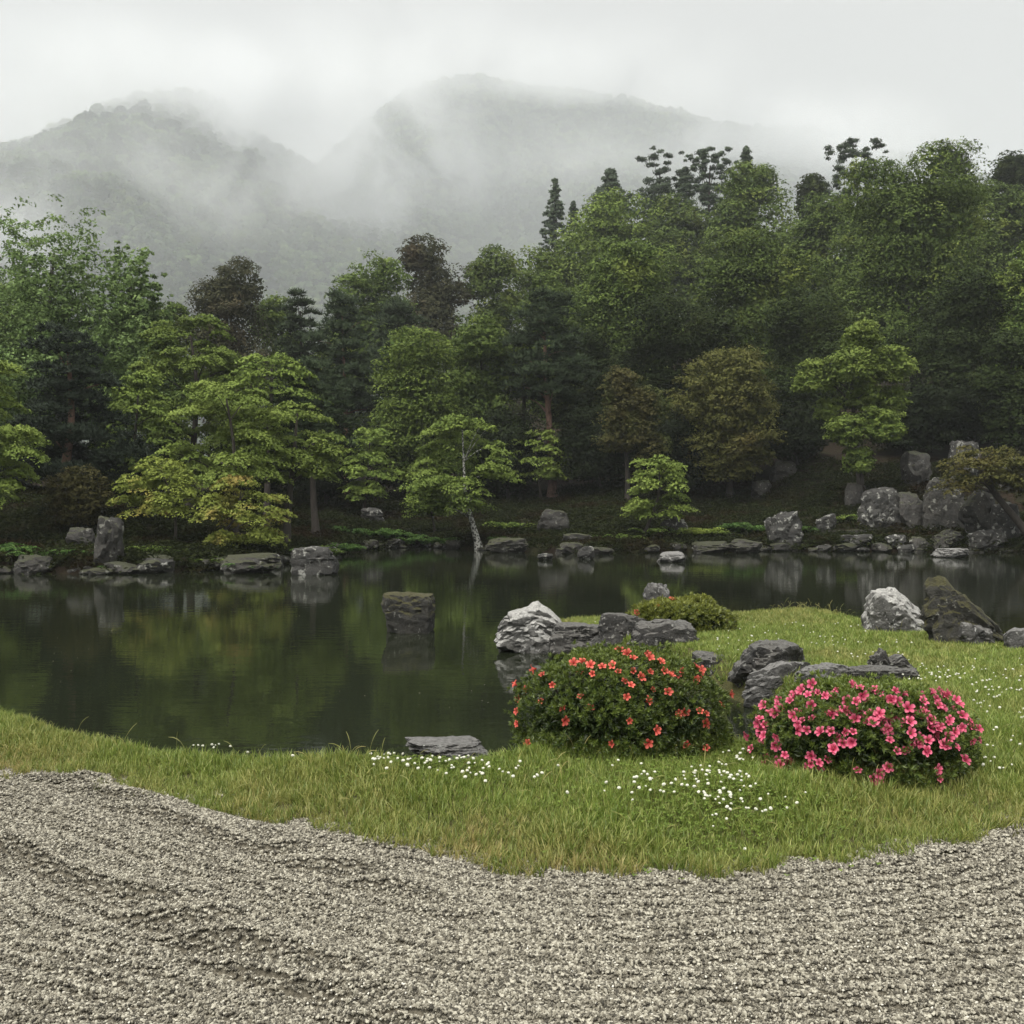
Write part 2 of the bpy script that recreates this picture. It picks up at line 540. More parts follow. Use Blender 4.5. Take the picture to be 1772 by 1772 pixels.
def ground_material(name, cols, scale, bump=0.02, rough=0.95, bscale=None, detail=8):
    m, N, L = mat_new(name)
    out = N.new('ShaderNodeOutputMaterial')
    p = N.new('ShaderNodeBsdfPrincipled')
    p.inputs['Roughness'].default_value = rough
    p.inputs['Specular IOR Level'].default_value = 0.2
    geo = N.new('ShaderNodeNewGeometry')
    n = noise(N, L, scale, detail, geo.outputs['Position'], 0.65)
    r = ramp(N, cols)
    L.new(n.outputs['Fac'], r.inputs['Fac'])
    L.new(r.outputs['Color'], p.inputs['Base Color'])
    nb = noise(N, L, bscale or scale * 6, 8, geo.outputs['Position'], 0.7)
    b = N.new('ShaderNodeBump')
    b.inputs['Strength'].default_value = 1.0
    b.inputs['Distance'].default_value = bump
    L.new(nb.outputs['Fac'], b.inputs['Height'])
    L.new(b.outputs['Normal'], p.inputs['Normal'])
    L.new(p.outputs['BSDF'], out.inputs['Surface'])
    return m

M_gravel = ground_material('gravel_base', [(0.35, (0.05, 0.045, 0.033)), (0.65, (0.20, 0.18, 0.135))], 70, 0.01, bscale=120)
M_soil = ground_material('lawn_soil', [(0.3, (0.05, 0.05, 0.02)), (0.7, (0.10, 0.095, 0.035))], 9, 0.02, bscale=60)
M_moss = ground_material('moss_bank', [(0.30, (0.008, 0.006, 0.004)), (0.46, (0.019, 0.012, 0.006)), (0.56, (0.016, 0.016, 0.006)), (0.70, (0.034, 0.034, 0.010))], 0.8, 0.10, bscale=5)
M_earth = ground_material('earth', [(0.3, (0.03, 0.035, 0.015)), (0.7, (0.05, 0.06, 0.025))], 0.05, 0.1)

# far ground to the horizon
gx = np.linspace(-6000, 6000, 41)
X, Y = np.meshgrid(gx, np.linspace(-4000, 8000, 41))
tag(obj('ground', grid_mesh('ground', X, Y, np.full(X.shape, -2.5)), M_earth), kind='structure')

# gravel court
X, Y = np.meshgrid(np.arange(-7, 7.01, 0.03), np.concatenate([np.arange(-6, 2.4, 0.3), np.arange(2.4, 7.4, 0.03)]))
sg = poly_sd(X, Y, GRAVEL) + edge_wobble(X, Y)
tag(obj('gravel_court', grid_mesh('gravel_court', X, Y, gravel_z(X, Y, sg)), M_gravel), kind='structure')

# lawn
X, Y = np.meshgrid(np.arange(-16, 24.01, 0.14), np.arange(2.5, 17, 0.12))
sw, sg = poly_sd(X, Y, LAND), poly_sd(X, Y, GRAVEL) + edge_wobble(X, Y)
tag(obj('lawn', grid_mesh('lawn', X, Y, lawn_z(X, Y, sw, sg)), M_soil), kind='structure')

# far bank and wooded slope
xs = np.concatenate([np.arange(-78, -26, 2.0), np.arange(-26, 30, 0.35), np.arange(30, 130, 2.0)])
ys = np.concatenate([np.arange(22, 56, 0.25), np.arange(56, 190, 1.5)])
X, Y = np.meshgrid(xs, ys)
tag(obj('moss_bank', grid_mesh('moss_bank', X, Y, bank_z(X, Y, poly_sd(X, Y, BANK))), M_moss), kind='structure')

# pond
m, N, L = mat_new('pond_water')
out = N.new('ShaderNodeOutputMaterial')
p = N.new('ShaderNodeBsdfPrincipled')
p.inputs['Base Color'].default_value = (0.012, 0.015, 0.008, 1)
p.inputs['Roughness'].default_value = 0.015
p.inputs['IOR'].default_value = 1.33
geo = N.new('ShaderNodeNewGeometry')
mp = N.new('ShaderNodeMapping')
mp.inputs['Scale'].default_value = (1.0, 2.2, 1.0)
L.new(geo.outputs['Position'], mp.inputs['Vector'])
n1 = noise(N, L, 2.2, 4, mp.outputs['Vector'], 0.55)
n2 = noise(N, L, 0.35, 2, geo.outputs['Position'])
mu = N.new('ShaderNodeMath')
mu.operation = 'MULTIPLY'
L.new(n1.outputs['Fac'], mu.inputs[0])
L.new(n2.outputs['Fac'], mu.inputs[1])
b = N.new('ShaderNodeBump')
b.inputs['Strength'].default_value = 0.35
b.inputs['Distance'].default_value = 0.012
L.new(mu.outputs['Value'], b.inputs['Height'])
L.new(b.outputs['Normal'], p.inputs['Normal'])
L.new(p.outputs['BSDF'], out.inputs['Surface'])
X, Y = np.meshgrid(np.linspace(-75, 120, 3), np.linspace(-1, 60, 3))
tag(obj('pond_water', grid_mesh('pond_water', X, Y, np.full(X.shape, WATER)), m), kind='structure')

# ------------------------------------------------------------------ mountains
M_hill = ground_material('hill_forest', [(0.3, (0.02, 0.035, 0.016)), (0.5, (0.04, 0.065, 0.025)), (0.7, (0.075, 0.10, 0.035))], 0.045, 1.6, bscale=0.5)

def crowns(x, y, cell, s):
    """rounded tree crowns standing on a slope: height above ground"""
    ci, cj = np.floor(x / cell).astype(np.int64), np.floor(y / cell).astype(np.int64)
    best = np.zeros(x.shape)
    zero = np.zeros_like(ci)
    for a in (-1, 0, 1):
        for b_ in (-1, 0, 1):
            i, j = ci + a, cj + b_
            cx = (i + 0.15 + 0.7 * hash3(i, j, zero, s)) * cell
            cy = (j + 0.15 + 0.7 * hash3(i, j, zero + 1, s)) * cell
            rr = cell * (0.5 + 0.35 * hash3(i, j, zero + 2, s))
            hh = cell * (0.35 + 0.75 * hash3(i, j, zero + 3, s))
            q = 1 - ((x - cx) ** 2 + (y - cy) ** 2) / rr ** 2
            best = np.maximum(best, np.sqrt(np.clip(q, 0, 1)) * hh)
    return best

def mountain(name, sil, D, foot, back, res, u0, u1, s, cell):
    sp = np.array(sil, float)
    xs = np.arange((u0 - 886) / F * D, (u1 - 886) / F * D, res)
    ys = np.arange(foot, back, res)
    X, Y = np.meshgrid(xs, ys)
    wig = 90 * fbm2(X / 260, Y / 260, 3, s)
    ang = 886 + (X + wig * 0.35 * (1 - Y / D)) / D * F
    rz = (HOR - np.interp(ang.ravel(), sp[:, 0], sp[:, 1]).reshape(X.shape)) / F * D + CAMZ - cell * 0.6
    t = (Y - foot) / (D - foot)
    prof = np.where(t < 1, np.clip(t, 0, 1) ** 0.9, 1 - (t - 1) * 0.9)
    Z = rz * prof
    gul = fbm2(X / 170, Y / 420, 4, s + 9)
    Z = Z + 26 * gul * np.clip(t * 4, 0, 1) * np.clip((1 - t) * 3, 0.0, 1)
    Z = Z + 0.5 * crowns(X + 2 * fbm2(X / 9, Y / 9, 2, s), Y, cell, s) + 1.1 * fbm2(X / 3.3, Y / 3.3, 2, s + 3)
    tag(obj(name, grid_mesh(name, X, Y, Z), M_hill), kind='structure')
    return X, Y, Z, t

HILLS = []
HILLS.append(mountain('hill', [(-700, 420), (-300, 330), (0, 262), (60, 245), (130, 215), (200, 186), (280, 166), (340, 164), (385, 182), (430, 235), (480, 256),
         (520, 280), (560, 310), (620, 345), (680, 368), (740, 385), (800, 430), (900, 520), (1200, 640)], 1200, 480, 1330, 4.8, -300, 1000, 5, 11))
HILLS.append(mountain('hill', [(200, 420), (480, 330), (560, 290), (640, 212), (700, 166), (760, 146), (810, 136), (870, 146), (930, 156), (1000, 166), (1080, 176),
         (1150, 192), (1230, 216), (1300, 226), (1400, 226), (1450, 240), (1600, 290), (1800, 330), (2200, 420)], 1750, 820, 1930, 7.0, 250, 2000, 25, 13))

# ------------------------------------------------------------------ haze and drifting mist
def volume_box(name, lo, hi, mat):
    lo, hi = np.array(lo, float), np.array(hi, float)
    V = np.array([[(lo, hi)[a][0], (lo, hi)[b_][1], (lo, hi)[c][2]] for a in (0, 1) for b_ in (0, 1) for c in (0, 1)])
    Fq = np.array([(0, 1, 3, 2), (4, 6, 7, 5), (0, 4, 5, 1), (2, 3, 7, 6), (0, 2, 6, 4), (1, 5, 7, 3)])
    return obj(name, npmesh(name, V, Fq), mat)

m, N, L = mat_new('haze_air')
out = N.new('ShaderNodeOutputMaterial')
pv = N.new('ShaderNodeVolumePrincipled')
pv.inputs['Color'].default_value = (0.92, 0.96, 0.99, 1)
pv.inputs['Density'].default_value = 0.0004
pv.inputs['Anisotropy'].default_value = 0.2
L.new(pv.outputs['Volume'], out.inputs['Volume'])
tag(volume_box('haze', (-7000, -4500, -4), (7000, 8500, 760), m), kind='stuff')

m, N, L = mat_new('valley_mist')
out = N.new('ShaderNodeOutputMaterial')
pv = N.new('ShaderNodeVolumePrincipled')
pv.inputs['Color'].default_value = (0.92, 0.96, 0.99, 1)
pv.inputs['Density'].default_value = 0.0002
L.new(pv.outputs['Volume'], out.inputs['Volume'])
tag(volume_box('mist', (-4500, 260, -3.5), (4500, 3800, 740), m), kind='stuff')

def mist_mat(name, dens, scale, cut):
    m, N, L = mat_new(name)
    out = N.new('ShaderNodeOutputMaterial')
    tc = N.new('ShaderNodeTexCoord')
    ln = N.new('ShaderNodeVectorMath')
    ln.operation = 'LENGTH'
    L.new(tc.outputs['Object'], ln.inputs[0])
    fall = N.new('ShaderNodeMapRange')
    fall.interpolation_type = 'SMOOTHSTEP'
    fall.inputs['From Min'].default_value = 1.0
    fall.inputs['From Max'].default_value = 0.15
    L.new(ln.outputs['Value'], fall.inputs['Value'])
    geo = N.new('ShaderNodeNewGeometry')
    mp = N.new('ShaderNodeMapping')
    mp.inputs['Scale'].default_value = (scale, scale * 0.5, scale * 0.8)
    mp.inputs['Rotation'].default_value = (0, math.radians(-35), 0)
    L.new(geo.outputs['Position'], mp.inputs['Vector'])
    n = noise(N, L, 1.0, 5, mp.outputs['Vector'], 0.6)
    n.inputs['Distortion'].default_value = 0.6
    mr = N.new('ShaderNodeMapRange')
    mr.inputs['From Min'].default_value = cut
    mr.inputs['From Max'].default_value = cut + 0.3
    L.new(n.outputs['Fac'], mr.inputs['Value'])
    a = N.new('ShaderNodeMath')
    a.operation = 'MULTIPLY'
    L.new(fall.outputs['Result'], a.inputs[0])
    L.new(mr.outputs['Result'], a.inputs[1])
    c = N.new('ShaderNodeMath')
    c.operation = 'MULTIPLY'
    L.new(a.outputs['Value'], c.inputs[0])
    c.inputs[1].default_value = dens
    pv = N.new('ShaderNodeVolumePrincipled')
    pv.inputs['Color'].default_value = (0.955, 0.97, 0.985, 1)
    pv.inputs['Anisotropy'].default_value = 0.2
    L.new(c.outputs['Value'], pv.inputs['Density'])
    L.new(pv.outputs['Volume'], out.inputs['Volume'])
    m.cycles.volume_step_rate = 1.0
    return m

def ico(n):
    import bmesh
    bm = bmesh.new()
    bmesh.ops.create_icosphere(bm, subdivisions=n, radius=1.0)
    V = np.array([v.co[:] for v in bm.verts])
    Fq = np.array([[v.index for v in f.verts] for f in bm.faces])
    bm.free()
    return V, Fq
ICO = {k: ico(k) for k in (1, 2, 3, 4, 5)}

MIST = [  # px, py, depth, radii, density, noise scale, cut
    (590, 320, 1060, (90, 150, 140), 0.030, 0.010, 0.36),
    (700, 250, 1250, (120, 150, 150), 0.020, 0.009, 0.40),
    (230, 340, 800, (190, 150, 60), 0.012, 0.012, 0.44),
    (20, 430, 640, (120, 90, 50), 0.020, 0.013, 0.36),
    (410, 200, 1120, (90, 130, 90), 0.030, 0.009, 0.36),
    (800, 330, 1270, (170, 170, 90), 0.012, 0.009, 0.42),
    (1380, 262, 1480, (240, 200, 80), 0.024, 0.008, 0.33),
    (720, 120, 1600, (330, 240, 90), 0.009, 0.006, 0.36),
    (1050, 150, 1620, (300, 240, 60), 0.012, 0.007, 0.36),
    (220, 160, 1090, (280, 170, 80), 0.015, 0.008, 0.38),
    (1050, 300, 1350, (300, 170, 60), 0.010, 0.009, 0.42),
]
for k, (px, py, d, rad, dens, sc_, cut) in enumerate(MIST):
    Vm, Fm = ICO[3]
    me = npmesh('mist', Vm, Fm)
    o = obj('mist', me, mist_mat('mist_%d' % k, dens, sc_, cut), loc=at(px, py, d))
    o.scale = rad
    tag(o, kind='stuff')

# ------------------------------------------------------------------ rocks
def rock_mesh(name, w, dep, h, seed, sub=4, planes=16, flat=0.0, rough=0.05, prof=None, peak=None, box=0.0):
    """a broken stone: the inside of random planes, roughened; base at z = 0, reaching a little below"""
    rng = np.random.default_rng(seed)
    V, Fq = ICO[sub]
    n = rand_dirs(planes, rng)
    n[:, 2] *= 0.7
    n = unit(n)
    dist = rng.uniform(0.78, 1.05, planes) + 0.25 * box
    ax = np.array([[0, 0, 1], [1, 0, 0.1], [-1, 0, 0.1], [0, -1, 0.12], [0, 1, 0.1]]) + rng.normal(size=(5, 3)) * 0.08
    n = unit(np.concatenate([n, ax]))
    side = 0.92 - 0.22 * box
    dist = np.concatenate([dist, [1 - max(flat, 0.3 * box), side, side, side, side]])
    dots = np.clip(V @ n.T, 1e-3, None)
    r = np.sort(dist / dots, 1)
    rad = np.minimum(r[:, 0], 1.6) * 0.88 + np.minimum(r[:, 1], 1.6) * 0.12
    P = V * rad[:, None]
    rdg = (1 - np.abs(vnoise(P * 2.6 + seed, seed + 40))) ** 5
    P = P - V * (0.07 * rdg)[:, None]
    P = P + V * (rough * 2.0 * fbm(P * 1.7 + seed, 3, seed) + rough * 1.3 * fbm(P * 5, 5, seed + 5, 0.6))[:, None]
    dirv = unit(rng.normal(size=3) * np.array([1, 1, 1.6]))
    lay = np.abs(np.sin(((P @ dirv) * 3.4 + 0.6 * fbm(P * 1.5, 2, seed + 8)) * 2.6))
    P = P - V * (0.06 * (1 - sstep(0.0, 0.25, lay)) * sstep(-0.3, 0.3, fbm(P * 1.3, 2, seed + 30)))[:, None]
    mn, mx = P.min(0), P.max(0)
    P = (P - (mn + mx) / 2) / (mx - mn) * 2
    P[:, 2] = (P[:, 2] + 1) / 2
    if prof:
        f = np.interp(P[:, 0], prof[0], prof[1])
        f = 1 + (f - 1) * sstep(0.15, 0.6, P[:, 2])
        P[:, 2] *= f
    if peak:
        (kx, ky), amp, wd = peak
        P[:, 2] += amp * np.exp(-(np.hypot((P[:, 0] - kx) / wd, (P[:, 1] - ky) / (wd * 1.5))) ** 1.3) * sstep(0.35, 0.75, P[:, 2])
    P[:, 2] /= P[:, 2].max()
    P = P * np.array([w / 2, dep / 2, h * 1.22]) - np.array([0, 0, h * 0.22])
    return npmesh(name, P, Fq, smooth=True)

def sharp(me, ang=28):
    me.set_sharp_from_angle(angle=math.radians(ang))

def bank_depth(px, py, lo, hi):
    """depth at which the far bank's ground is seen at picture position px, py"""
    ds = np.linspace(lo, hi, 160)
    X, Y = ((px - 886) / F * ds)[None], ds[None]
    Z = bank_z(X, Y, poly_sd(X, Y, BANK))[0]
    rows = HOR - (Z - CAMZ) / ds * F
    return float(ds[np.argmin(np.abs(rows - py))])

def rock(px0, px1, top, base, zb, mat, label, seed, depth=None, name='rock', cat='rock', sub=4, group=None, rot=None, **kw):
    pc = (px0 + px1) / 2
    if depth is None:
        d = (CAMZ - zb) * F / (base - HOR)
    elif depth > 20:
        d = bank_depth(pc, base, depth - 6, depth + 6)
    else:
        d = depth
    w = (px1 - px0) / F * d * 1.04
    dep = kw.pop('dep', 0.8) * w
    h0 = (base - top) / F * d
    if h0 > 1.3 * w:
        dep = max(dep, 0.6 * h0)
    d2 = d + dep * 0.35
    w *= d2 / d
    zb2 = at(0, base, d)[2]
    h = at(0, top, d2)[2] - zb2
    me = rock_mesh(name, w, dep, h, seed, sub, **kw)
    sharp(me)
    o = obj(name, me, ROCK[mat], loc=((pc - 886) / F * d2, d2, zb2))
    o.rotation_euler = (0, 0, 0 if rot is None else rot)
    return tag(o, label, cat, group)

W = WATER
rock(662, 752, 1024, 1096, W, 'mossy', 'square block of mossy stone standing alone in the pond', 11, sub=5, planes=4, box=1.0, rough=0.03)
rock(700, 846, 1278, 1318, 0.0, 'grey', 'flat grey slab at the water edge behind the white clover', 12, depth=6.15, sub=5, dep=0.75, planes=10, flat=0.25, rough=0.05)
rock(857, 978, 1040, 1130, W, 'pale', 'pale grey peaked rock at the tip of the grass spit', 13, sub=5, planes=7, box=0.85, rough=0.06, peak=((0.25, 0.1), 0.24, 0.45), prof=((-1, -0.7, 0.2, 0.6, 1), (0.85, 1, 1, 0.9, 0.7)))
rock(950, 1056, 1078, 1138, W, 'wet', 'low dark flat-topped rock just right of the pale peaked rock', 14, sub=5, planes=7, box=0.6)
rock(1032, 1122, 1058, 1145, W, 'wet', 'upright dark rock at the spit edge, left of the low shrub', 15, sub=5, planes=9, dep=0.8, box=0.4)
rock(1085, 1222, 1072, 1165, W, 'wet', 'broad dark block of rock in front of the low spreading shrub', 16, sub=5, planes=7, box=0.6, dep=0.6)
rock(1018, 1068, 1098, 1142, W, 'grey', 'small speckled rock leaning against the upright dark rock', 17, sub=4, dep=0.8)
rock(1110, 1168, 1007, 1082, W, 'grey', 'blunt grey standing stone in the pond behind the low shrub', 18, sub=5, planes=8, prof=((-1, 0, 1), (0.97, 1, 0.97)))
rock(1198, 1282, 1126, 1192, W, 'wet', 'low dark wet rock between the low shrub and the big rounded rock', 19, sub=4)
rock(1260, 1400, 1108, 1205, -0.2, 'wet', 'big rounded black rock behind and between the two azaleas', 20, sub=5, planes=12, rough=0.05, prof=((-1, -0.3, 0.4, 1), (1, 1, 0.97, 0.8)))
rock(1288, 1402, 1142, 1222, -0.22, 'grey', 'wedge of grey rock in front of the big rounded black rock', 21, sub=5, planes=8, dep=0.5, prof=((-1, 0.2, 1), (0.75, 1, 0.95)))
rock(1375, 1490, 1148, 1200, -0.05, 'grey', 'speckled low rock behind the pink azalea', 22, sub=5, planes=12, dep=0.5)
rock(1470, 1585, 1152, 1200, -0.02, 'wet', 'long black layered rock behind the pink azalea', 23, sub=5, planes=8, flat=0.15, dep=0.45)
rock(1506, 1582, 1122, 1168, -0.02, 'wet', 'jagged black stub standing on the long layered rock', 24, depth=9.05, sub=4, planes=18, rough=0.12, dep=0.5, prof=((-1, -0.35, -0.2, 0.1, 0.4, 1), (1, 1, 0.6, 0.75, 0.85, 0.5)))
rock(1496, 1602, 1018, 1100, 0.0, 'pale', 'smooth rounded pale boulder on the back edge of the lawn', 25, sub=5, planes=10, rough=0.04, prof=((-1, -0.3, 0.1, 1), (0.9, 1, 1, 0.6)))
rock(1592, 1740, 998, 1122, 0.0, 'mossy', 'tall dark boulder with a moss cap sloping down to the right', 26, sub=5, planes=14, rough=0.07, dep=0.6, prof=((-1, -0.7, -0.3, 0.2, 1), (0.95, 1.05, 1.0, 0.72, 0.35)))
rock(1655, 1718, 1075, 1124, 0.0, 'grey', 'grey lump at the foot of the moss-capped boulder', 27, sub=4)
rock(1738, 1800, 1086, 1134, 0.0, 'grey', 'grey boulder cut by the right side, past the moss-capped boulder', 28, sub=4)
rock(1330, 1390, 1062, 1076, W, 'grey', 'low flat stone at the water beyond the lawn', 29, depth=14.9, sub=4, flat=0.2)
# far shore
rock(503, 584, 945, 995, W, 'lichen', 'square lichened rock standing off the left bank in the water', 31, planes=6, box=0.8)
rock(378, 486, 957, 992, W, 'lichmoss', 'low sloping mossy slab at the waterline below the right orange-tipped maple', 32, planes=9)
rock(165, 212, 892, 992, W, 'lichmoss', 'tall lichened standing stone on the left bank beside the brown shrub', 33, planes=14, rough=0.09)
rock(120, 165, 912, 952, 0, 'shore', 'dark blocky rock just left of the tall lichened standing stone', 34, depth=29, planes=10)
rock(235, 305, 958, 990, W, 'shore', 'dark low rock on the left bank below the left orange-tipped maple', 35)
rock(315, 372, 966, 988, W, 'shore', 'small dark shore rock between the two orange-tipped maples', 36)
rock(20, 88, 960, 994, W, 'shore', 'dark rock under ferns at the far left waterline', 37)
rock(462, 490, 958, 982, W, 'lichen', 'small pointed pale rock right of the low mossy slab', 38)
rock(840, 914, 930, 957, W, 'lichmoss', 'long flat rock at the foot of the white-barked maple', 39, flat=0.2)
rock(968, 1026, 922, 956, W, 'lichmoss', 'brown mossy rock on the middle of the far bank', 40)
rock(999, 1029, 945, 968, W, 'lichen', 'white-spotted round rock in shallow water by the far bank', 41)
rock(930, 957, 957, 969, W, 'lichen', 'tiny pale-topped rock in the water by the far bank', 42)
rock(1138, 1186, 954, 973, W, 'grey', 'grey hump of rock in the water before the small bright maple', 43)
rock(1144, 1188, 895, 927, 0, 'lichen', 'lichen-whitened rock on the bank right of the small bright maple', 44, depth=43)
rock(930, 985, 880, 925, 0, 'shore', 'dark rock with a dead branch below the tall red pine', 45, depth=43)
rock(1200, 1262, 936, 957, W, 'shore', 'low dark shore rock, the left one of a pair below the green bank', 46)
rock(1255, 1318, 932, 957, W, 'shore', 'low dark shore rock, the right one of a pair below the green bank', 47)
rock(1325, 1388, 884, 948, W, 'lichen', 'knobbly white-lichened rock at the left end of the stone bridge', 48, depth=41, rough=0.1)
rock(1412, 1446, 888, 922, 0, 'lichen', 'small white-lichened rock above the left end of the stone bridge', 49, depth=43)
rock(1485, 1558, 842, 918, 0, 'lichen', 'large pale upright boulder behind the stone bridge', 50, sub=5, depth=44, planes=10)
rock(1462, 1494, 834, 880, 0, 'shore', 'narrow grey stone left of the large pale upright boulder', 51, depth=46)
rock(1594, 1672, 822, 920, 0, 'lichmoss', 'tall flat-faced grey cliff stone of the dry waterfall', 52, sub=5, depth=45, planes=6, dep=0.5)
rock(1555, 1600, 850, 915, 0, 'shore', 'dark recessed stone between the pale boulder and the cliff stone', 53, depth=46.5)
rock(1660, 1722, 842, 935, 0, 'lichmoss', 'mossy upright rock right of the tall cliff stone', 54, depth=43.5)
rock(1708, 1768, 868, 938, 0, 'lichen', 'rounded grey rock under the leaning trunk at the right', 55, depth=42)
rock(1672, 1738, 915, 960, W, 'lichen', 'rough white-spotted shore rock below the leaning tree', 56, depth=39, rough=0.1)
rock(1618, 1676, 948, 965, W, 'grey', 'flat grey stepping stone in the water at the right', 57, flat=0.25, planes=6)
rock(1455, 1506, 924, 952, W, 'lichen', 'pale blocky stone under the middle of the stone bridge', 58, depth=41)
rock(1530, 1566, 924, 952, W, 'lichen', 'pale stone under the right half of the stone bridge', 59, depth=41)
rock(1566, 1612, 928, 955, W, 'lichmoss', 'square stone at the water right of the bridge', 60, depth=40)
rock(1610, 1668, 915, 950, W, 'lichmoss', 'dark broken rock at the right end of the stone bridge', 61, depth=41.5, rough=0.1)
rock(625, 664, 878, 908, 0, 'lichen', 'spotted rock on the brown slope left of the white-barked maple', 62, depth=46)
rock(1333, 1376, 798, 834, 0, 'shore', 'grey rock high on the slope right of the olive dome tree', 63, depth=52)
rock(1640, 1700, 762, 830, 0, 'lichen', 'pointed pale rock at the top of the dry waterfall', 64, depth=50)
rock(1720, 1775, 790, 850, 0, 'shore', 'dark rock high at the right end of the dry waterfall', 65, depth=49)
rock(1300, 1335, 830, 862, 0, 'shore', 'small dark rock on the slope below the olive dome tree', 66, depth=50)
rock(1560, 1612, 780, 845, 0, 'shore', 'dark ledge of rock above the recessed waterfall stone', 67, depth=50)

rngS = np.random.default_rng(77)
small = [rock_mesh('shore_stone', 0.5, 0.45, 0.26, 300 + k, 3) for k in range(4)]
for me in small:
    sharp(me)
fp = np.array(FAR[3:19])
seg = np.concatenate([[0], np.cumsum(np.linalg.norm(np.diff(fp, axis=0), axis=1))])
WHERE = ((-7.8, 'under the left maples'), (-5.0, 'inside the narrow inlet'), (-1.5, 'left of the white-spotted trunk'), (3.5, 'between the white-spotted trunk and the small bright maple'),
         (9.0, 'below the green middle of the bank'), (14.0, 'by the stone bridge'), (99, 'at the right end of the far bank'))
KINDS = (('shore', 'small dark stone'), ('lichmoss', 'small mossy stone'), ('shore', 'small dark stone'), ('lichen', 'small white-spotted stone'))
for k in range(84):
    t = rngS.uniform(0, seg[-1])
    x, y = np.interp(t, seg, fp[:, 0]), np.interp(t, seg, fp[:, 1])
    mk, wd_ = KINDS[k % 4]
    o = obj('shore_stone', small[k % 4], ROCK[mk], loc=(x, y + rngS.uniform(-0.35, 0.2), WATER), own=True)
    s = rngS.uniform(0.5, 1.8)
    o.scale = (s * rngS.uniform(0.8, 1.6), s, s * rngS.uniform(0.5, 0.95))
    o.rotation_euler = (0, 0, rngS.uniform(0, 6.28))
    wh = [w_ for lim, w_ in WHERE if x < lim][0]
    tag(o, wd_ + ' at the waterline ' + wh, 'stone', wd_ + 's at the waterline ' + wh)

# stone bridge over the inlet
def slab_mesh(name, x0, x1, y0, y1, z0, z1, seed):
    nx, ny = 24, 6
    u, v = np.meshgrid(np.linspace(0, 1, nx), np.linspace(0, 1, ny))
    X = x0 + (x1 - x0) * u
    Y = y0 + (y1 - y0) * v
    nz = fbm2(X * 1.4, Y * 1.4, 3, seed)
    parts = []
    i = np.arange(nx * ny).reshape(ny, nx)
    q = np.stack([i[:-1, :-1].ravel(), i[:-1, 1:].ravel(), i[1:, 1:].ravel(), i[1:, :-1].ravel()], 1)
    T = np.stack([X.ravel(), Y.ravel() + 0.05 * fbm2(X * 2, Y, 2, seed + 2).ravel(), (z1 + 0.035 * nz).ravel()], 1)
    B = T.copy()
    B[:, 2] = (z0 + 0.03 * fbm2(X * 2, Y, 2, seed + 4)).ravel()
    n = nx * ny
    edge = list(i[0]) + list(i[1:, -1]) + list(i[-1, ::-1][1:]) + list(i[::-1, 0][1:-1])
    side = np.array([(edge[a], edge[(a + 1) % len(edge)], edge[(a + 1) % len(edge)] + n, edge[a] + n) for a in range(len(edge))])
    return npmesh(name, np.concatenate([T, B]), np.concatenate([q, q[:, ::-1] + n, side[:, ::-1]]))
br = thing('stone_bridge', at(1515, 922, 42), 'low bridge of two long stone slabs at the foot of the dry waterfall', 'bridge')
bx = at(1515, 922, 42)
for a, b_, z, s in ((1420, 1508, 917, 3), (1500, 1612, 914, 4)):
    pa, pb = at(a, z, 42) - bx, at(b_, z, 42) - bx
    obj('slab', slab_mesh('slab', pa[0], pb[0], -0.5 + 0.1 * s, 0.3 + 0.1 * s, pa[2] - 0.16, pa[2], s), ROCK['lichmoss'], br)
for a, z in ((1432, 930), (1505, 930), (1600, 930)):
    pa = at(a, z, 42) - bx
    me = rock_mesh('pier', 0.45, 0.5, 0.55, 700 + a, 3)
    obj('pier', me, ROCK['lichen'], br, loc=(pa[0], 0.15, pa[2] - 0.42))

# ------------------------------------------------------------------ tree crowns, all in metres: W, D half widths, H height; z = 0 at the crown's foot
def clumps_to_leaves(cen, rad, n, rng, size, flat=0.62, low=-0.25, up=0.6, jit=0.4, shell=0.72, aspect=0.62, bend=0.15):
    wt = rad ** 2
    idx = rng.choice(len(cen), n, p=wt / wt.sum())
    d = rand_dirs(n, rng)
    d[:, 2] = np.where(d[:, 2] < low, -d[:, 2], d[:, 2])
    r = rng.uniform(shell, 1.0, n)
    lump = 1 + 0.35 * vnoise(d * 2.0 + cen[idx] * 7.3, 3)
    c = cen[idx] + d * (rad[idx] * r * lump)[:, None] * np.array([1, 1, flat])
    nrm = d * 0.7 + np.array([0, 0, up]) + rng.normal(size=d.shape) * jit
    tc = rng.uniform(0, 1, len(cen))
    tone = np.clip(0.5 * tc[idx] + 0.5 * rng.uniform(0, 1, n), 0, 1)
    V, Fq = leaf_arrays(c, nrm, size * rng.uniform(0.65, 1.3, n), rng, aspect, bend=bend, tri=True)
    return V, Fq, np.repeat(tone, 3), np.repeat(d, 3, 0), np.repeat(c, 3, 0)

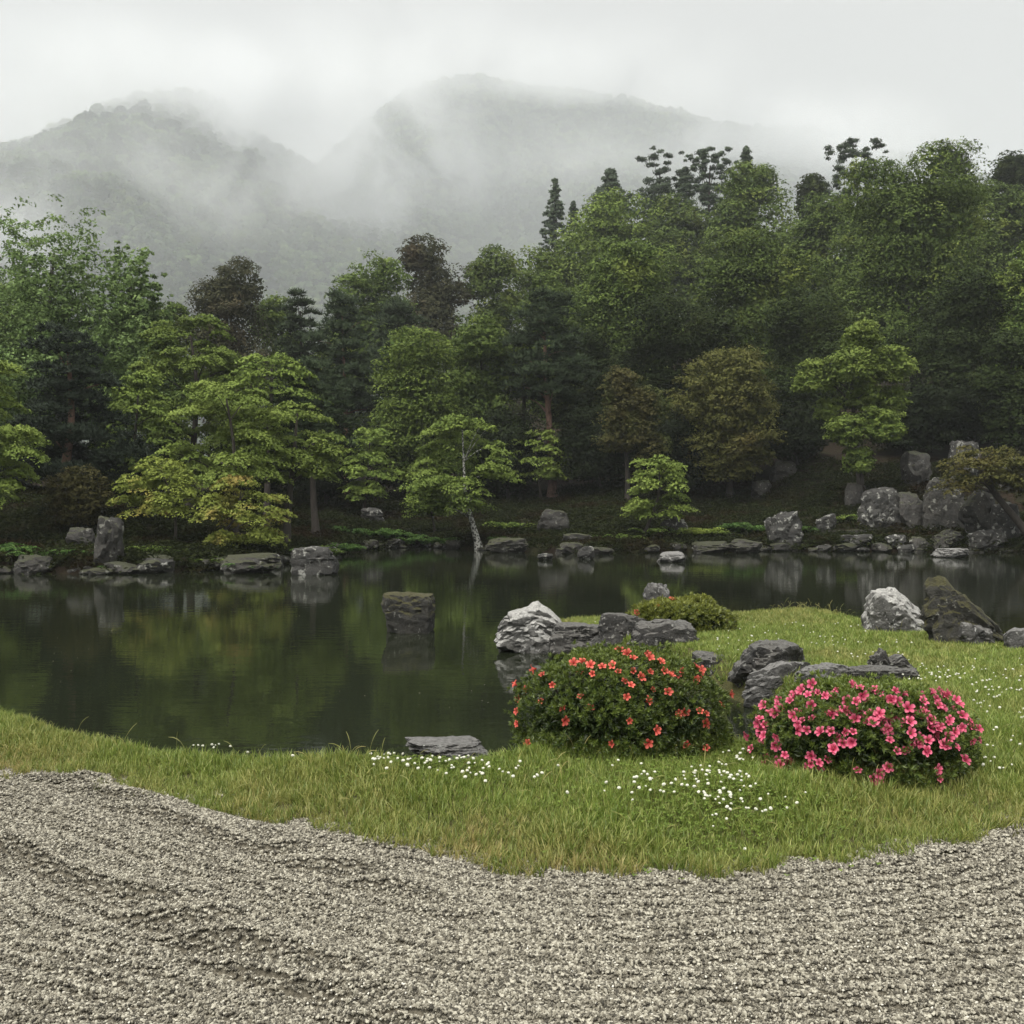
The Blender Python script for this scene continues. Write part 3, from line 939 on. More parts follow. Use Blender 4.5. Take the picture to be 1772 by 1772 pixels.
def crown_broad(W, D, H, n, size, rng, rc=0.28, egg=0.42, lob=0.55, fill=0.16, zpow=0.8, gap=-0.5):
    r0 = rc * min(W, H * 0.6)
    nc = int(np.clip(7.5 * W * (H * 0.5) / (r0 * r0) / 1.3, 40, 520))
    d = rand_dirs(nc * 2, rng)
    d = d[(d[:, 2] > -0.93) & ~((d[:, 1] > 0.3) & (rng.uniform(0, 1, len(d)) < 0.65))][:nc]
    nc = len(d)
    seed = int(rng.integers(1000))
    lo = 1 - lob * 0.5 + lob * vnoise(d * np.array([1.7, 1.7, 2.2]) + seed, seed)
    ok = vnoise(d * 2.1 + seed * 1.7, seed + 4) > gap
    d, lo = d[ok], lo[ok]
    nc = len(d)
    r = rng.uniform(0.72, 1.0, nc) * lo
    z = np.sign(d[:, 2]) * np.abs(d[:, 2]) ** zpow
    hor = np.sqrt(np.clip(1 - z * z * 0.96, 0, 1)) / (np.hypot(d[:, 0], d[:, 1]) + 1e-6)
    up_h, dn_h = H * (1 - egg), H * egg
    cen = np.stack([d[:, 0] * hor * r * (W - 0.5 * r0), d[:, 1] * hor * r * (D - 0.5 * r0),
                    egg * H + np.where(z > 0, z * (up_h - 0.4 * r0), z * (dn_h - 0.3 * r0)) * (0.55 + 0.45 * r)], 1)
    rad = r0 * rng.uniform(0.65, 1.5, nc)
    a = clumps_to_leaves(cen, rad, int(n * (1 - fill)), rng, size)
    m_ = int(n * fill)
    q = rand_dirs(m_, rng) * (rng.uniform(0.1, 1, m_) ** 0.5 * 0.75)[:, None]
    c = q * np.array([W, D, H * 0.5]) + np.array([0, 0, H * 0.47])
    V, Fq = leaf_arrays(c, rng.normal(size=c.shape), size * 1.7 * np.ones(m_), rng, 0.8, tri=True)
    rd = lambda c_: unit((c_ - np.array([0, 0, 0.4 * H])) / np.array([W, D, 0.6 * H]))
    pn = np.concatenate([unit(0.7 * a[3] + 0.55 * rd(a[4]) + np.array([0, 0, 0.15])), np.repeat(rd(c), 3, 0)])
    return [a[:2], (V, Fq)], [a[2], np.repeat(rng.uniform(0, 0.7, m_), 3)], cen, pn

def crown_lobed(W, D, H, n, size, rng, lobes=None, nl=10, rc=0.30):
    """a crown made of several billowing masses; lobes: (x, z, radius) as shares of W, H, W"""
    if lobes is None:
        lobes = [(0.0, 0.30, 0.72), (0.0, 0.56, 0.66)]
        for k in range(nl):
            z = 0.10 + 0.72 * (k + rng.uniform(0, 1)) / nl
            lobes.append((rng.uniform(-0.62, 0.62) * (1.15 - 0.5 * z), z, rng.uniform(0.36, 0.52)))
        lobes.append((rng.uniform(-0.2, 0.2), 0.80, 0.52))
    ps, ts, cs, ns = [], [], [], []
    tot = sum(l[2] ** 2 for l in lobes)
    for lx, lz, lr in lobes:
        r = lr * W
        h = min(1.5 * r, 0.5 * H) if lr < 0.6 else 0.55 * H
        z0 = min(lz * H - 0.45 * h, H - h)
        y = -rng.uniform(0.0, 0.55) * D
        p_, t_, c_, n_ = crown_broad(r, r * 0.9, h, int(n * lr ** 2 / tot), size, rng, rc=rc, lob=0.35, fill=0.10)
        off = np.array([lx * W, y, max(z0, -0.05 * H)])
        ps += [(V + off, Fq) for V, Fq in p_]
        ts += t_
        cs.append(c_[::4] + off)
        ns.append(n_)
    return ps, ts, np.concatenate(cs), np.concatenate(ns)

def crown_maple(W, D, H, n, size, rng, pr=0.30):
    r0 = pr * W
    nc = int(np.clip(5.0 * W * D * (0.5 + 0.5 * H / W) / (r0 * r0), 30, 160))
    z = rng.uniform(0.06, 0.97, nc)
    Rz = np.sqrt(np.clip(1 - ((z - 0.3) / 0.72) ** 2, 0.03, 1)) * np.where(z < 0.3, 0.72 + 0.9 * z, 1)
    q = rng.uniform(0.35, 1.0, nc) ** 0.6
    a = rng.uniform(0, 2 * np.pi, nc)
    lo = 0.86 + 0.2 * vnoise(np.stack([np.cos(a) * 1.5, np.sin(a) * 1.5, z * 3], 1), int(rng.integers(1000)))
    rad = r0 * rng.uniform(0.55, 1.2, nc) * (1.1 - 0.45 * z)
    cen = np.stack([np.cos(a) * Rz * q * lo * (W - 0.5 * r0), np.sin(a) * Rz * q * lo * (D - 0.5 * r0), z * H], 1)
    wt = rad ** 2
    idx = rng.choice(nc, n, p=wt / wt.sum())
    b_ = rng.uniform(0, 2 * np.pi, n)
    s = np.sqrt(rng.uniform(0, 1, n))
    lump = 1 + 0.4 * vnoise(np.stack([np.cos(b_) * 2.2 + idx, np.sin(b_) * 2.2, idx * 0.7], 1), 5)
    rr = rad[idx]
    off = np.stack([np.cos(b_) * s * lump * rr, np.sin(b_) * s * lump * rr, np.zeros(n)], 1)
    outw = unit(cen * np.array([1, 1, 0.0]) + 1e-3)[idx]
    off[:, 2] = 0.16 * rr - 0.30 * rr * s ** 2 - 0.28 * (off * outw).sum(1).clip(0) + rng.normal(size=n) * 0.05 * rr
    fine = vnoise(np.stack([off[:, 0] / rr * 3.0 + idx * 3.1, off[:, 1] / rr * 3.0, idx * 1.7], 1), 9)
    off[:, 2] += 0.17 * rr * fine
    c = cen[idx] + off
    nrm = np.stack([off[:, 0] / rr * 0.5, off[:, 1] / rr * 0.5, np.full(n, 0.7)], 1) + rng.normal(size=(n, 3)) * 0.35
    tc = rng.uniform(0, 1, nc)
    tone = np.clip(0.4 * tc[idx] + 0.25 * (fine * 0.5 + 0.5) + 0.35 * rng.uniform(0, 1, n), 0, 1)
    V, Fq = leaf_arrays(c, nrm, size * rng.uniform(0.65, 1.3, n), rng, 0.72, tri=True)
    pn = unit(np.stack([off[:, 0] / rr * 0.7, off[:, 1] / rr * 0.7, 0.9 + 0 * rr], 1) + 0.45 * unit((c - np.array([0, 0, 0.3 * H])) / np.array([W, D, 0.7 * H])))
    return [(V, Fq)], [np.repeat(tone, 3)], cen, np.repeat(pn, 3, 0)

def crown_feather(W, D, H, n, size, rng):
    cen, rad = [], []
    nb = 170
    for k in range(nb):
        a = rng.uniform(0, 2 * np.pi)
        el = rng.uniform(0.05, 1.5)
        L_ = rng.uniform(0.8, 1.04)
        e = np.array([np.cos(a) * np.cos(el) ** 0.7 * W, np.sin(a) * np.cos(el) ** 0.7 * D, np.sin(el) * H]) * L_
        st = np.array([0, 0, 0.05 * H])
        for t in np.linspace(0.4, 1.0, 9):
            p_ = st + (e - st) * t
            p_[2] = st[2] + (e[2] - st[2]) * t ** 1.15
            j = 0.07 * W * (1.15 - t)
            cen.append(p_ + rng.normal(size=3) * j)
            rad.append(0.16 * W * (1.25 - 0.72 * t) * rng.uniform(0.7, 1.2))
    cen, rad = np.array(cen), np.array(rad)
    V, Fq, tone, dd, cc = clumps_to_leaves(cen, rad, n, rng, size, flat=0.5, low=-0.7, up=0.6, jit=0.4, shell=0.25)
    return [(V, Fq)], [tone], cen[::7], unit(dd + np.array([0, 0, 0.5]))

def crown_pine(W, D, H, n, size, rng, pads=34):
    nt = max(300, n // 10)
    k = np.arange(pads)
    z = 0.04 + 0.92 * (k + rng.uniform(0, 0.9, pads)) / pads
    Rz = (1.0 * (1 - z) ** 0.55 + 0.10) * rng.uniform(0.4, 1.0, pads)
    a = k * 2.4 + rng.uniform(-0.6, 0.6, pads)
    pr = 0.42 * W * (1.1 - 0.6 * z) * rng.uniform(0.7, 1.2, pads)
    pc = np.stack([np.cos(a) * Rz * 0.8 * W, np.sin(a) * Rz * 0.8 * D, z * H * 0.95], 1)
    idx = rng.choice(pads, nt, p=pr ** 2 / (pr ** 2).sum())
    q = np.sqrt(rng.uniform(0, 1, nt))
    b_ = rng.uniform(0, 2 * np.pi, nt)
    lump = 1 + 0.4 * vnoise(np.stack([np.cos(b_) * 2 + idx, np.sin(b_) * 2, idx * 0.3], 1), 4)
    C = pc[idx] + np.stack([np.cos(b_) * q * lump * pr[idx], np.sin(b_) * q * lump * pr[idx],
                            pr[idx] * (0.28 * (1 - q ** 2) + rng.normal(size=nt) * 0.10)], 1)
    m_ = nt * 10
    ix = np.repeat(np.arange(nt), 10)
    ax = rand_dirs(m_, rng)
    ax[:, 2] = np.abs(ax[:, 2]) * 0.9 + 0.05
    ax = unit(ax)
    s = size * 2.6 * rng.uniform(0.6, 1.1, m_)
    c = C[ix] + ax * (s * 0.45)[:, None]
    nrm = np.cross(ax, rand_dirs(m_, rng))
    tone = 0.5 * np.repeat(rng.uniform(0, 1, nt), 10) + 0.5 * rng.uniform(0, 1, m_)
    V, Fq = leaf_arrays(c, nrm, s, rng, 0.2, axis=ax, bend=0, tri=True)
    pn = unit(unit((c - np.array([0, 0, 0.3 * H])) / np.array([W, D, 0.7 * H])) + ax * 0.5 + np.array([0, 0, 0.3]))
    return [(V, Fq)], [np.repeat(tone, 3)], pc, np.repeat(pn, 3, 0)

def crown_conifer(W, D, H, n, size, rng, shape='cone', gaps=0.0):
    cen, rad = [], []
    nc = 270
    for k in range(nc):
        z = rng.uniform(0.0, 1.0) ** 0.85
        if shape == 'cone':
            Rz = (1 - z) ** 0.8 * 0.95 + 0.08
        else:
            Rz = np.sqrt(max(0.05, 1 - ((z - 0.62) / 0.55) ** 2)) if z > 0.62 else 0.45 + 0.9 * z
        a = int(rng.uniform(0, 9)) * 0.698 + rng.normal() * 0.25
        g = vnoise(np.array([[np.cos(a) * 1.3, np.sin(a) * 1.3, z * 4.0]]), int(W * 100))[0]
        if g < -0.55 + gaps:
            continue
        q = rng.uniform(0.15, 1.0)
        cen.append((np.cos(a) * Rz * q * W, np.sin(a) * Rz * q * D, (z * 0.97 - 0.03 * q) * H))
        rad.append(rng.uniform(0.09, 0.20) * W * (1.15 - 0.35 * z))
    cen.append((0, 0, 0.96 * H))
    rad.append(0.12 * W)
    cen, rad = np.array(cen), np.array(rad)
    V, Fq, tone, dd, cc = clumps_to_leaves(cen, rad, n, rng, size, flat=0.5, low=-0.8, up=0.4, shell=0.1, aspect=0.5)
    return [(V, Fq)], [tone], cen[::3], unit(dd + np.array([0, 0, 0.4]))

LEAVES = 0
def tree(name, arch, cx, top, hw, bot, d, leaf, label, base=None, cat='tree', group=None, bark='dark', path=None, tr=None, dz=0.85, limbs=8, seed=0, dens=1.0, **kw):
    """crown between picture rows top and bot around column cx at depth d; trunk rooted in the ground"""
    global LEAVES
    rng = np.random.default_rng(seed + abs(int(cx)) * 7 + int(d))
    if base:
        d = bank_depth(base[0], base[1], d * 0.9, d * 1.1)
    ct, cb = at(cx, top, d), at(cx, bot + (0 if group == G1 else 60), d)
    W_ = hw / F * d * (1.06 if group == G1 else 1.16)
    bx = (base[0] - 886) / F * d if base else cb[0] + rng.uniform(-0.15, 0.15) * W_
    gz = bank_at(bx, d)
    root = thing(name, (bx, d, gz - 0.06), label, cat, group)
    z0 = max(cb[2], gz - 0.1)
    H = ct[2] - z0
    off = np.array([cb[0] - bx, 0.0, z0 - gz + 0.06])
    area = (2 * W_) * H * (1073.0 / d) ** 2
    nl = int(np.clip(1.62 * dens * area * (2.2 if arch == 'feather' else 1.8 if arch == 'conifer' else 1.0), 3500, 80000))
    size = (3.1 if arch == 'feather' else 2.25) * d / 1073.0
    fn = {'lobed': crown_lobed, 'broad': crown_broad, 'maple': crown_maple, 'feather': crown_feather, 'pine': crown_pine, 'conifer': crown_conifer}[arch]
    parts, tones, cens, pn = fn(W_, W_ * dz, H, nl, size, rng, **kw)
    V, Fq = join(parts)
    LEAVES += len(Fq)
    obj('crown', npmesh('crown', V, Fq, {'tone': np.concatenate(tones), 'pn': pn}), LEAF[leaf], root, loc=off)
    # trunk and limbs
    r0 = tr if tr else float(np.clip(0.022 * (off[2] + H), 0.05, 0.3))
    tip = off + np.array([0, 0, H * 0.82])
    if path is None:
        pts = [np.zeros(3), np.array([0.35 * off[0] + rng.uniform(-.8, .8) * r0, 0, 0.4 * off[2] + 0.15 * H]), off + np.array([rng.uniform(-.1, .1) * W_, 0, H * 0.4]), tip]
    else:
        pts = [np.zeros(3)] + [at(px, py, d) - np.array([bx, d, gz - 0.06]) for px, py in path] + [tip]
    pth = smooth_path(pts, 14)
    tubes = [tube(pth, r0 * np.linspace(1.0, 0.2, 14) * np.concatenate([[1.4, 1.1], np.ones(12)]), 8)]
    for q in rng.permutation(len(cens))[:limbs]:
        e = cens[q] + off
        hd = np.hypot(e[0] - off[0], e[1] - off[1])
        k = int(np.clip(np.argmin(np.abs(pth[:, 2] - (e[2] - 0.5 * hd))), 2, 11))
        st = pth[k]
        m_ = (st + e) / 2 + np.array([0, 0, 0.10 * np.linalg.norm(e - st)])
        rr = r0 * (1 - 0.055 * k) * 0.45
        tubes.append(tube(smooth_path([st, m_, e], 7), np.linspace(rr, rr * 0.2, 7), 5))
    V, Fq = join(tubes)
    obj('trunk', npmesh('trunk', V, Fq, smooth=True), BARK[bark], root)
    return root

G1, G2, G3 = 'garden trees along the far bank', 'trees on the wooded slope', 'trees on the skyline'
T = tree
# front row along the bank
T('maple_tree', 'maple', -45, 615, 135, 880, 27.5, 'bright', 'yellow-green maple cut by the left side of the view', base=(-20, 930), group=G1)
T('round_shrub', 'broad', 134, 803, 62, 915, 29.2, 'brown', 'small brownish round tree left of the tall lichened stone', base=(135, 930), group=G1, rc=0.13, lob=0.16)
T('maple_tree', 'maple', 278, 788, 84, 895, 28.5, 'orange', 'small maple with orange leaf tips on a thin bare trunk, left of two', base=(302, 945), path=[(305, 900), (300, 870)], tr=0.055, group=G1, dz=1.1)
T('maple_tree', 'maple', 418, 822, 92, 945, 28.2, 'orange', 'drooping maple with orange leaf tips reaching to the water, right of two', base=(350, 952), tr=0.06, group=G1, dz=1.0)
T('maple_tree', 'maple', 392, 655, 138, 850, 33, 'bright', 'broad yellow-green maple rising behind the two orange-tipped maples', group=G1)
T('maple_tree', 'maple', 515, 690, 90, 830, 31.5, 'bright', 'yellow-green maple on a dark leaning trunk by the left inlet', base=(494, 908), path=[(500, 860), (508, 800)], tr=0.15, group=G1)
T('pine_tree', 'pine', 540, 612, 75, 780, 36, 'pine', 'dark pine standing behind the maple with the leaning trunk', group=G1, base=(548, 880))
T('zelkova_tree', 'feather', 95, 368, 195, 760, 44, 'fresh', 'tallest pale green feathery tree at the left', group=G1, limbs=14, tr=0.2)
T('zelkova_tree', 'feather', 228, 425, 80, 700, 47, 'fresh', 'narrower feathery tree right of the tallest pale green one', group=G1, limbs=10)
T('pine_tree', 'pine', 118, 545, 125, 850, 38, 'bluepine', 'large dark blue-green pine in front of the feathery trees at the left', group=G1, base=(110, 900), tr=0.22, bark='red')
T('maple_tree', 'maple', 330, 540, 125, 760, 41, 'green', 'green layered maple behind the broad yellow-green maple', group=G1)
T('maple_tree', 'maple', 240, 640, 80, 850, 37, 'green', 'deep green maple between the blue-green pine and the yellow-green maple', group=G1)
T('maple_tree', 'maple', 470, 610, 100, 740, 39, 'green', 'green maple showing over the top of the broad yellow-green maple', group=G1)
T('maple_tree', 'maple', 640, 738, 64, 870, 46, 'green', 'low spreading green maple left of the white-barked maple', base=(628, 895), group=G1)
T('maple_tree', 'maple', 800, 714, 104, 885, 41.8, 'green', 'maple with a white-spotted crooked trunk at the water edge', base=(829, 948), path=[(818, 905), (806, 870), (804, 835)], tr=0.14, bark='birch', group=G1, dz=0.8)
T('round_shrub', 'broad', 745, 808, 54, 900, 45, 'green', 'green bushy shrub left behind the white-spotted trunk', group=G1)
T('pine_tree', 'pine', 944, 488, 88, 705, 50, 'pine', 'tall red-trunked pine in the middle of the far bank', base=(956, 858), path=[(955, 800), (948, 700), (942, 630)], tr=0.24, bark='red', group=G1, dz=0.9)
T('maple_tree', 'maple', 930, 742, 66, 835, 54, 'bright', 'low yellow-green maple behind the red pine trunk', group=G1)
T('maple_tree', 'maple', 905, 578, 44, 690, 57, 'bright', 'bright tuft of maple beside the upper red pine trunk', group=G1)
T('maple_tree', 'maple', 1140, 783, 72, 900, 42.5, 'bright', 'small bright yellow-green maple alone on the brown bank', base=(1112, 928), tr=0.08, group=G1, dz=0.9)
T('broadleaf_tree', 'lobed', 1085, 635, 78, 800, 50, 'brown', 'brown-leaved tree between the red pine and the olive dome tree', group=G1, nl=7)
T('round_tree', 'broad', 1255, 588, 103, 850, 49, 'olive', 'large olive brown dome-shaped tree', group=G1, base=(1262, 860), rc=0.13, lob=0.16)
T('broadleaf_tree', 'lobed', 1470, 553, 108, 775, 47, 'bright', 'bright yellow-green tree standing against dark evergreens at the right', group=G1, base=(1490, 850), lobes=[(-0.58, 0.52, 0.40), (-0.12, 0.60, 0.42), (0.08, 0.84, 0.34), (0.58, 0.62, 0.44), (0.2, 0.40, 0.36), (0.66, 0.36, 0.3), (-0.35, 0.28, 0.26), (0.45, 0.16, 0.30)])
T('broadleaf_tree', 'lobed', 1486, 700, 76, 840, 47, 'green', 'darker green shrub-like tree below the bright yellow-green one', group=G1, lobes=[(-0.35, 0.62, 0.5), (0.42, 0.66, 0.48), (-0.1, 0.28, 0.45), (0.25, 0.85, 0.35)])
T('maple_tree', 'maple', 1700, 765, 88, 850, 42, 'olive', 'leaning tree with flat olive sprays over the dry waterfall', base=(1795, 945), path=[(1765, 905), (1712, 845), (1690, 800)], tr=0.17, group=G1)
T('maple_tree', 'maple', 1790, 785, 60, 860, 41, 'olive', 'flat olive spray of leaves at the right side under the dark trees', base=(1800, 945), group=G1)
T('pine_tree', 'pine', 592, 495, 72, 720, 54, 'pine', 'slim pine with a reddish trunk left of the middle', base=(600, 850), path=[(598, 700), (596, 640)], tr=0.17, bark='red', group=G1)
# wooded slope
T('broadleaf_tree', 'lobed', 395, 442, 100, 690, 66, 'grey', 'dark grey-brown rounded tree behind the left maples', group=G2, nl=7)
T('pine_tree', 'pine', 520, 486, 62, 720, 62, 'pine', 'dark pine right of the grey-brown rounded tree', group=G2)
T('broadleaf_tree', 'lobed', 490, 500, 70, 700, 70, 'mid', 'green tree in the gap behind the dark pine at the left', group=G2, nl=7)
T('broadleaf_tree', 'lobed', 640, 442, 88, 640, 84, 'mid', 'light-topped tree at the left end of the central treeline', group=G2)
T('broadleaf_tree', 'lobed', 745, 398, 78, 600, 90, 'grey', 'brown-topped tree, highest of the central treeline', group=G2, nl=7)
T('broadleaf_tree', 'lobed', 862, 415, 78, 620, 92, 'mid', 'green tree right of the brown-topped tree', group=G2, nl=7)
T('pine_tree', 'pine', 690, 505, 90, 720, 70, 'pine', 'dark needled tree below the brown-topped tree', group=G2)
T('broadleaf_tree', 'lobed', 725, 556, 96, 800, 55, 'green', 'fresh green tree left of the middle, bright along its top', group=G2)
T('broadleaf_tree', 'lobed', 832, 525, 96, 800, 58, 'mid', 'rounded green tree just left of the tall red pine', group=G2)
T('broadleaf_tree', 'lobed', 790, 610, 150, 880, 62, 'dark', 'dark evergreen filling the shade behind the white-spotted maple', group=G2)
T('broadleaf_tree', 'lobed', 1075, 420, 132, 760, 66, 'mid', 'broad evergreen with a light top right of the tall red pine', group=G2)
T('broadleaf_tree', 'lobed', 1305, 402, 130, 760, 68, 'mid', 'broad evergreen with a yellow-green top above the olive dome tree', group=G2)
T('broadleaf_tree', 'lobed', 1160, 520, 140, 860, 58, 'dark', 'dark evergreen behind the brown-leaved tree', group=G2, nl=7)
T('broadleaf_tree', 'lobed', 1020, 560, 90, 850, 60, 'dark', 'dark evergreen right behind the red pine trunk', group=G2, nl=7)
T('broadleaf_tree', 'lobed', 1565, 262, 158, 800, 70, 'mid', 'tallest and widest green tree at the right', group=G2, tr=0.4)
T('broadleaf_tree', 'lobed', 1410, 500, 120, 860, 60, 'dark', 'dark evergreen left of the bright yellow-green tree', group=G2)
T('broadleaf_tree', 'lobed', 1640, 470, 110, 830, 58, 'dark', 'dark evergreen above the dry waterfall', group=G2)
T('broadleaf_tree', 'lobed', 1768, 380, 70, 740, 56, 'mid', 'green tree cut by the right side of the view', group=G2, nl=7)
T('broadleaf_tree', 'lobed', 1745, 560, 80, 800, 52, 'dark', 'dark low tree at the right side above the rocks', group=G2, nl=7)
T('broadleaf_tree', 'lobed', 20, 470, 100, 800, 60, 'mid', 'green tree behind the feathery tree at the far left', group=G2, nl=7)
T('broadleaf_tree', 'lobed', 300, 500, 80, 760, 58, 'mid', 'green tree between the feathery trees and the grey-brown tree', group=G2, nl=7)
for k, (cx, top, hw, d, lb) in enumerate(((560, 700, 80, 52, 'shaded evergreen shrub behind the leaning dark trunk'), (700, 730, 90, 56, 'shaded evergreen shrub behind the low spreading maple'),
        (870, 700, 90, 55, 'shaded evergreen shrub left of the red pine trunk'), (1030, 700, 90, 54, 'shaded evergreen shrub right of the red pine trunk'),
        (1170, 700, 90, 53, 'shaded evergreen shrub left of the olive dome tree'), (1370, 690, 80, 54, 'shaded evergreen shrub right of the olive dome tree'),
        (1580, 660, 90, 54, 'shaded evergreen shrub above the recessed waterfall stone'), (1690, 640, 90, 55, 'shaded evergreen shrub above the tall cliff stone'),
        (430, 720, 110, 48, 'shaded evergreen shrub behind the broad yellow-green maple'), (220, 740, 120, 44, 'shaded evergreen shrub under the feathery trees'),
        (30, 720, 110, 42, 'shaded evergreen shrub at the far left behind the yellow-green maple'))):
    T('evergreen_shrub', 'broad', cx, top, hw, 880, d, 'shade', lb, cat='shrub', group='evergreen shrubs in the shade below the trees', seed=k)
T('broadleaf_tree', 'lobed', 1400, 335, 95, 560, 90, 'mid', 'green tree in the notch left of the tallest green tree', group=G2, nl=7)
T('broadleaf_tree', 'lobed', 1555, 330, 150, 620, 84, 'mid', 'tree hidden mostly behind the tallest green tree', group=G2, nl=7)
T('broadleaf_tree', 'lobed', 590, 560, 70, 760, 64, 'mid', 'green tree behind the slim reddish-trunked pine', group=G2, nl=7)
T('broadleaf_tree', 'lobed', 960, 470, 90, 700, 72, 'mid', 'green tree behind the top of the tall red-trunked pine', group=G2, nl=7)
# ridge and skyline
T('broadleaf_tree', 'lobed', 1060, 338, 108, 560, 104, 'green', 'pale rounded tree on the ridge below the pointed conifers', group=G3)
T('broadleaf_tree', 'lobed', 1175, 332, 100, 560, 108, 'mid', 'rounded tree on the ridge under the flat-topped pine', group=G3, nl=7)
T('broadleaf_tree', 'lobed', 1305, 283, 105, 520, 102, 'mid', 'feathery-topped tree on the ridge left of the tallest green tree', group=G3, nl=7)
T('broadleaf_tree', 'lobed', 975, 410, 95, 600, 98, 'green', 'pale green tree where the ridge drops to the left', group=G3, nl=7)
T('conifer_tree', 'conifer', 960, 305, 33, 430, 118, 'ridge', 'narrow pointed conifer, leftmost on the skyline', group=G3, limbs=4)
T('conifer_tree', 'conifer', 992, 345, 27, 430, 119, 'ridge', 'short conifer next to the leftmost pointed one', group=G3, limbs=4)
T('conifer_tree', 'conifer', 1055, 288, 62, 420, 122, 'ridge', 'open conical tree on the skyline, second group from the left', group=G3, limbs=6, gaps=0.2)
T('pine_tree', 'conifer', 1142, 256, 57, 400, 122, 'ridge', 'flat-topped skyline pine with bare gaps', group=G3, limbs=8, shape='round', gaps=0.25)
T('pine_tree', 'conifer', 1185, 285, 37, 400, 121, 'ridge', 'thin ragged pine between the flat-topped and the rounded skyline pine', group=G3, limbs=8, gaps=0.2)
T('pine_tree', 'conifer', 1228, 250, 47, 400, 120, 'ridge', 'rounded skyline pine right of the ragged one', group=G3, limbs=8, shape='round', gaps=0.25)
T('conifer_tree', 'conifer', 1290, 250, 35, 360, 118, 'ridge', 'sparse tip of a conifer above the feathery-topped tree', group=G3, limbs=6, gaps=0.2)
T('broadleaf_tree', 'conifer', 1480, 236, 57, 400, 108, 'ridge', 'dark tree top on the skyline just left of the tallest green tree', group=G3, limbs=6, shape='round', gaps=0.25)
T('broadleaf_tree', 'lobed', 1400, 285, 52, 460, 110, 'dark', 'dark round tree on the skyline between feathery-topped tree and dark tree top', group=G3, nl=7)
T('broadleaf_tree', 'lobed', 1642, 234, 50, 420, 112, 'dark', 'dome-topped tree on the skyline right of the tallest green tree', group=G3, nl=7)
T('broadleaf_tree', 'lobed', 1690, 285, 85, 560, 92, 'mid', 'grey-green tree below the dome-topped skyline tree', group=G3, nl=7)
T('broadleaf_tree', 'lobed', 1752, 248, 75, 520, 104, 'dark', 'dark tree at the right end of the skyline', group=G3, nl=7)

# ------------------------------------------------------------------ ferns and small plants on the far shore
def make_fern(seed, n=14):
    rng = np.random.default_rng(seed)
    cs, ax, nr, sz = [], [], [], []
    for k in range(n):
        a = rng.uniform(0, 2 * np.pi)
        L_ = rng.uniform(0.6, 1.0)
        for t in np.linspace(0.15, 1, 9):
            x = t * L_
            z = 0.9 * L_ * (t - 0.75 * t * t) * 2
            p_ = np.array([np.cos(a) * x, np.sin(a) * x, z * 0.55])
            side = np.array([-np.sin(a), np.cos(a), 0])
            for s in (-1, 1):
                wl_ = 0.26 * (1 - 0.75 * t)
                cs.append(p_ + side * s * wl_ * 0.5)
                ax.append(side * s + np.array([np.cos(a), np.sin(a), -0.1]) * 0.4)
                nr.append(np.array([0, 0, 1.0]) + rng.normal(size=3) * 0.2)
                sz.append(wl_ + 0.05)
    V, Fq = leaf_arrays(np.array(cs), np.array(nr), np.array(sz), rng, 0.5, axis=np.array(ax))
    return npmesh('fronds', V, Fq, {'tone': np.repeat(rng.uniform(0, 1, len(cs)), 4)})
ferns = [make_fern(k) for k in range(3)]
PL = [(30, 975, 55, 28, 'fern'), (75, 985, 40, 27.6, 'fern'), (130, 982, 40, 27.7, 'fern'), (190, 990, 18, 27, 'fern'), (437, 985, 36, 27.2, 'fern'), (545, 955, 26, 27.4, 'fern'),
      (640, 935, 50, 42.5, 'fern'), (690, 938, 40, 43.4, 'fern'), (600, 948, 36, 37, 'fern'), (735, 945, 40, 43, 'fern'), (790, 946, 30, 42, 'fern'), (880, 935, 26, 40.5, 'fern'),
      (1030, 935, 22, 39.5, 'fern'), (1090, 945, 30, 39.5, 'mid'), (1150, 935, 40, 40.5, 'mid'), (1215, 930, 50, 41, 'mid'), (1300, 925, 46, 42, 'fern'), (1400, 925, 30, 42, 'fern'),
      (1480, 905, 36, 43.5, 'mid'), (1640, 905, 26, 42.5, 'fern'), (1745, 930, 40, 40.5, 'olive'), (910, 905, 46, 44, 'mid'), (560, 940, 40, 34, 'mid'), (280, 955, 40, 28.6, 'mid'), (380, 962, 40, 28.3, 'mid')]
PLW = ['at the far left', 'under the left bank rocks', 'left of the tall lichened stone', 'at the foot of the tall lichened stone, almost touching the water', 'pale and layered on the low mossy slab',
       'growing on the square lichened rock', 'large and lacy at the head of the inlet', 'right of the lacy one at the head of the inlet', 'on the inner side of the inlet', 'hanging to the water left of the white-spotted trunk',
       'at the root of the white-spotted trunk', 'behind the long flat rock', 'round and yellow-green beside the brown mossy rock', 'low on the bank below the small bright maple', 'right of the small bright maple',
       'on the bank above the pair of shore rocks', 'left of the knobbly white-lichened rock', 'right of the knobbly white-lichened rock', 'below the large pale upright boulder', 'on the dry waterfall rocks',
       'mossy under the leaning tree', 'scrubby on the brown slope below the red pine', 'dull green in the corner of the inlet', 'dull green below the left orange-tipped maple', 'dull green by the right orange-tipped maple']
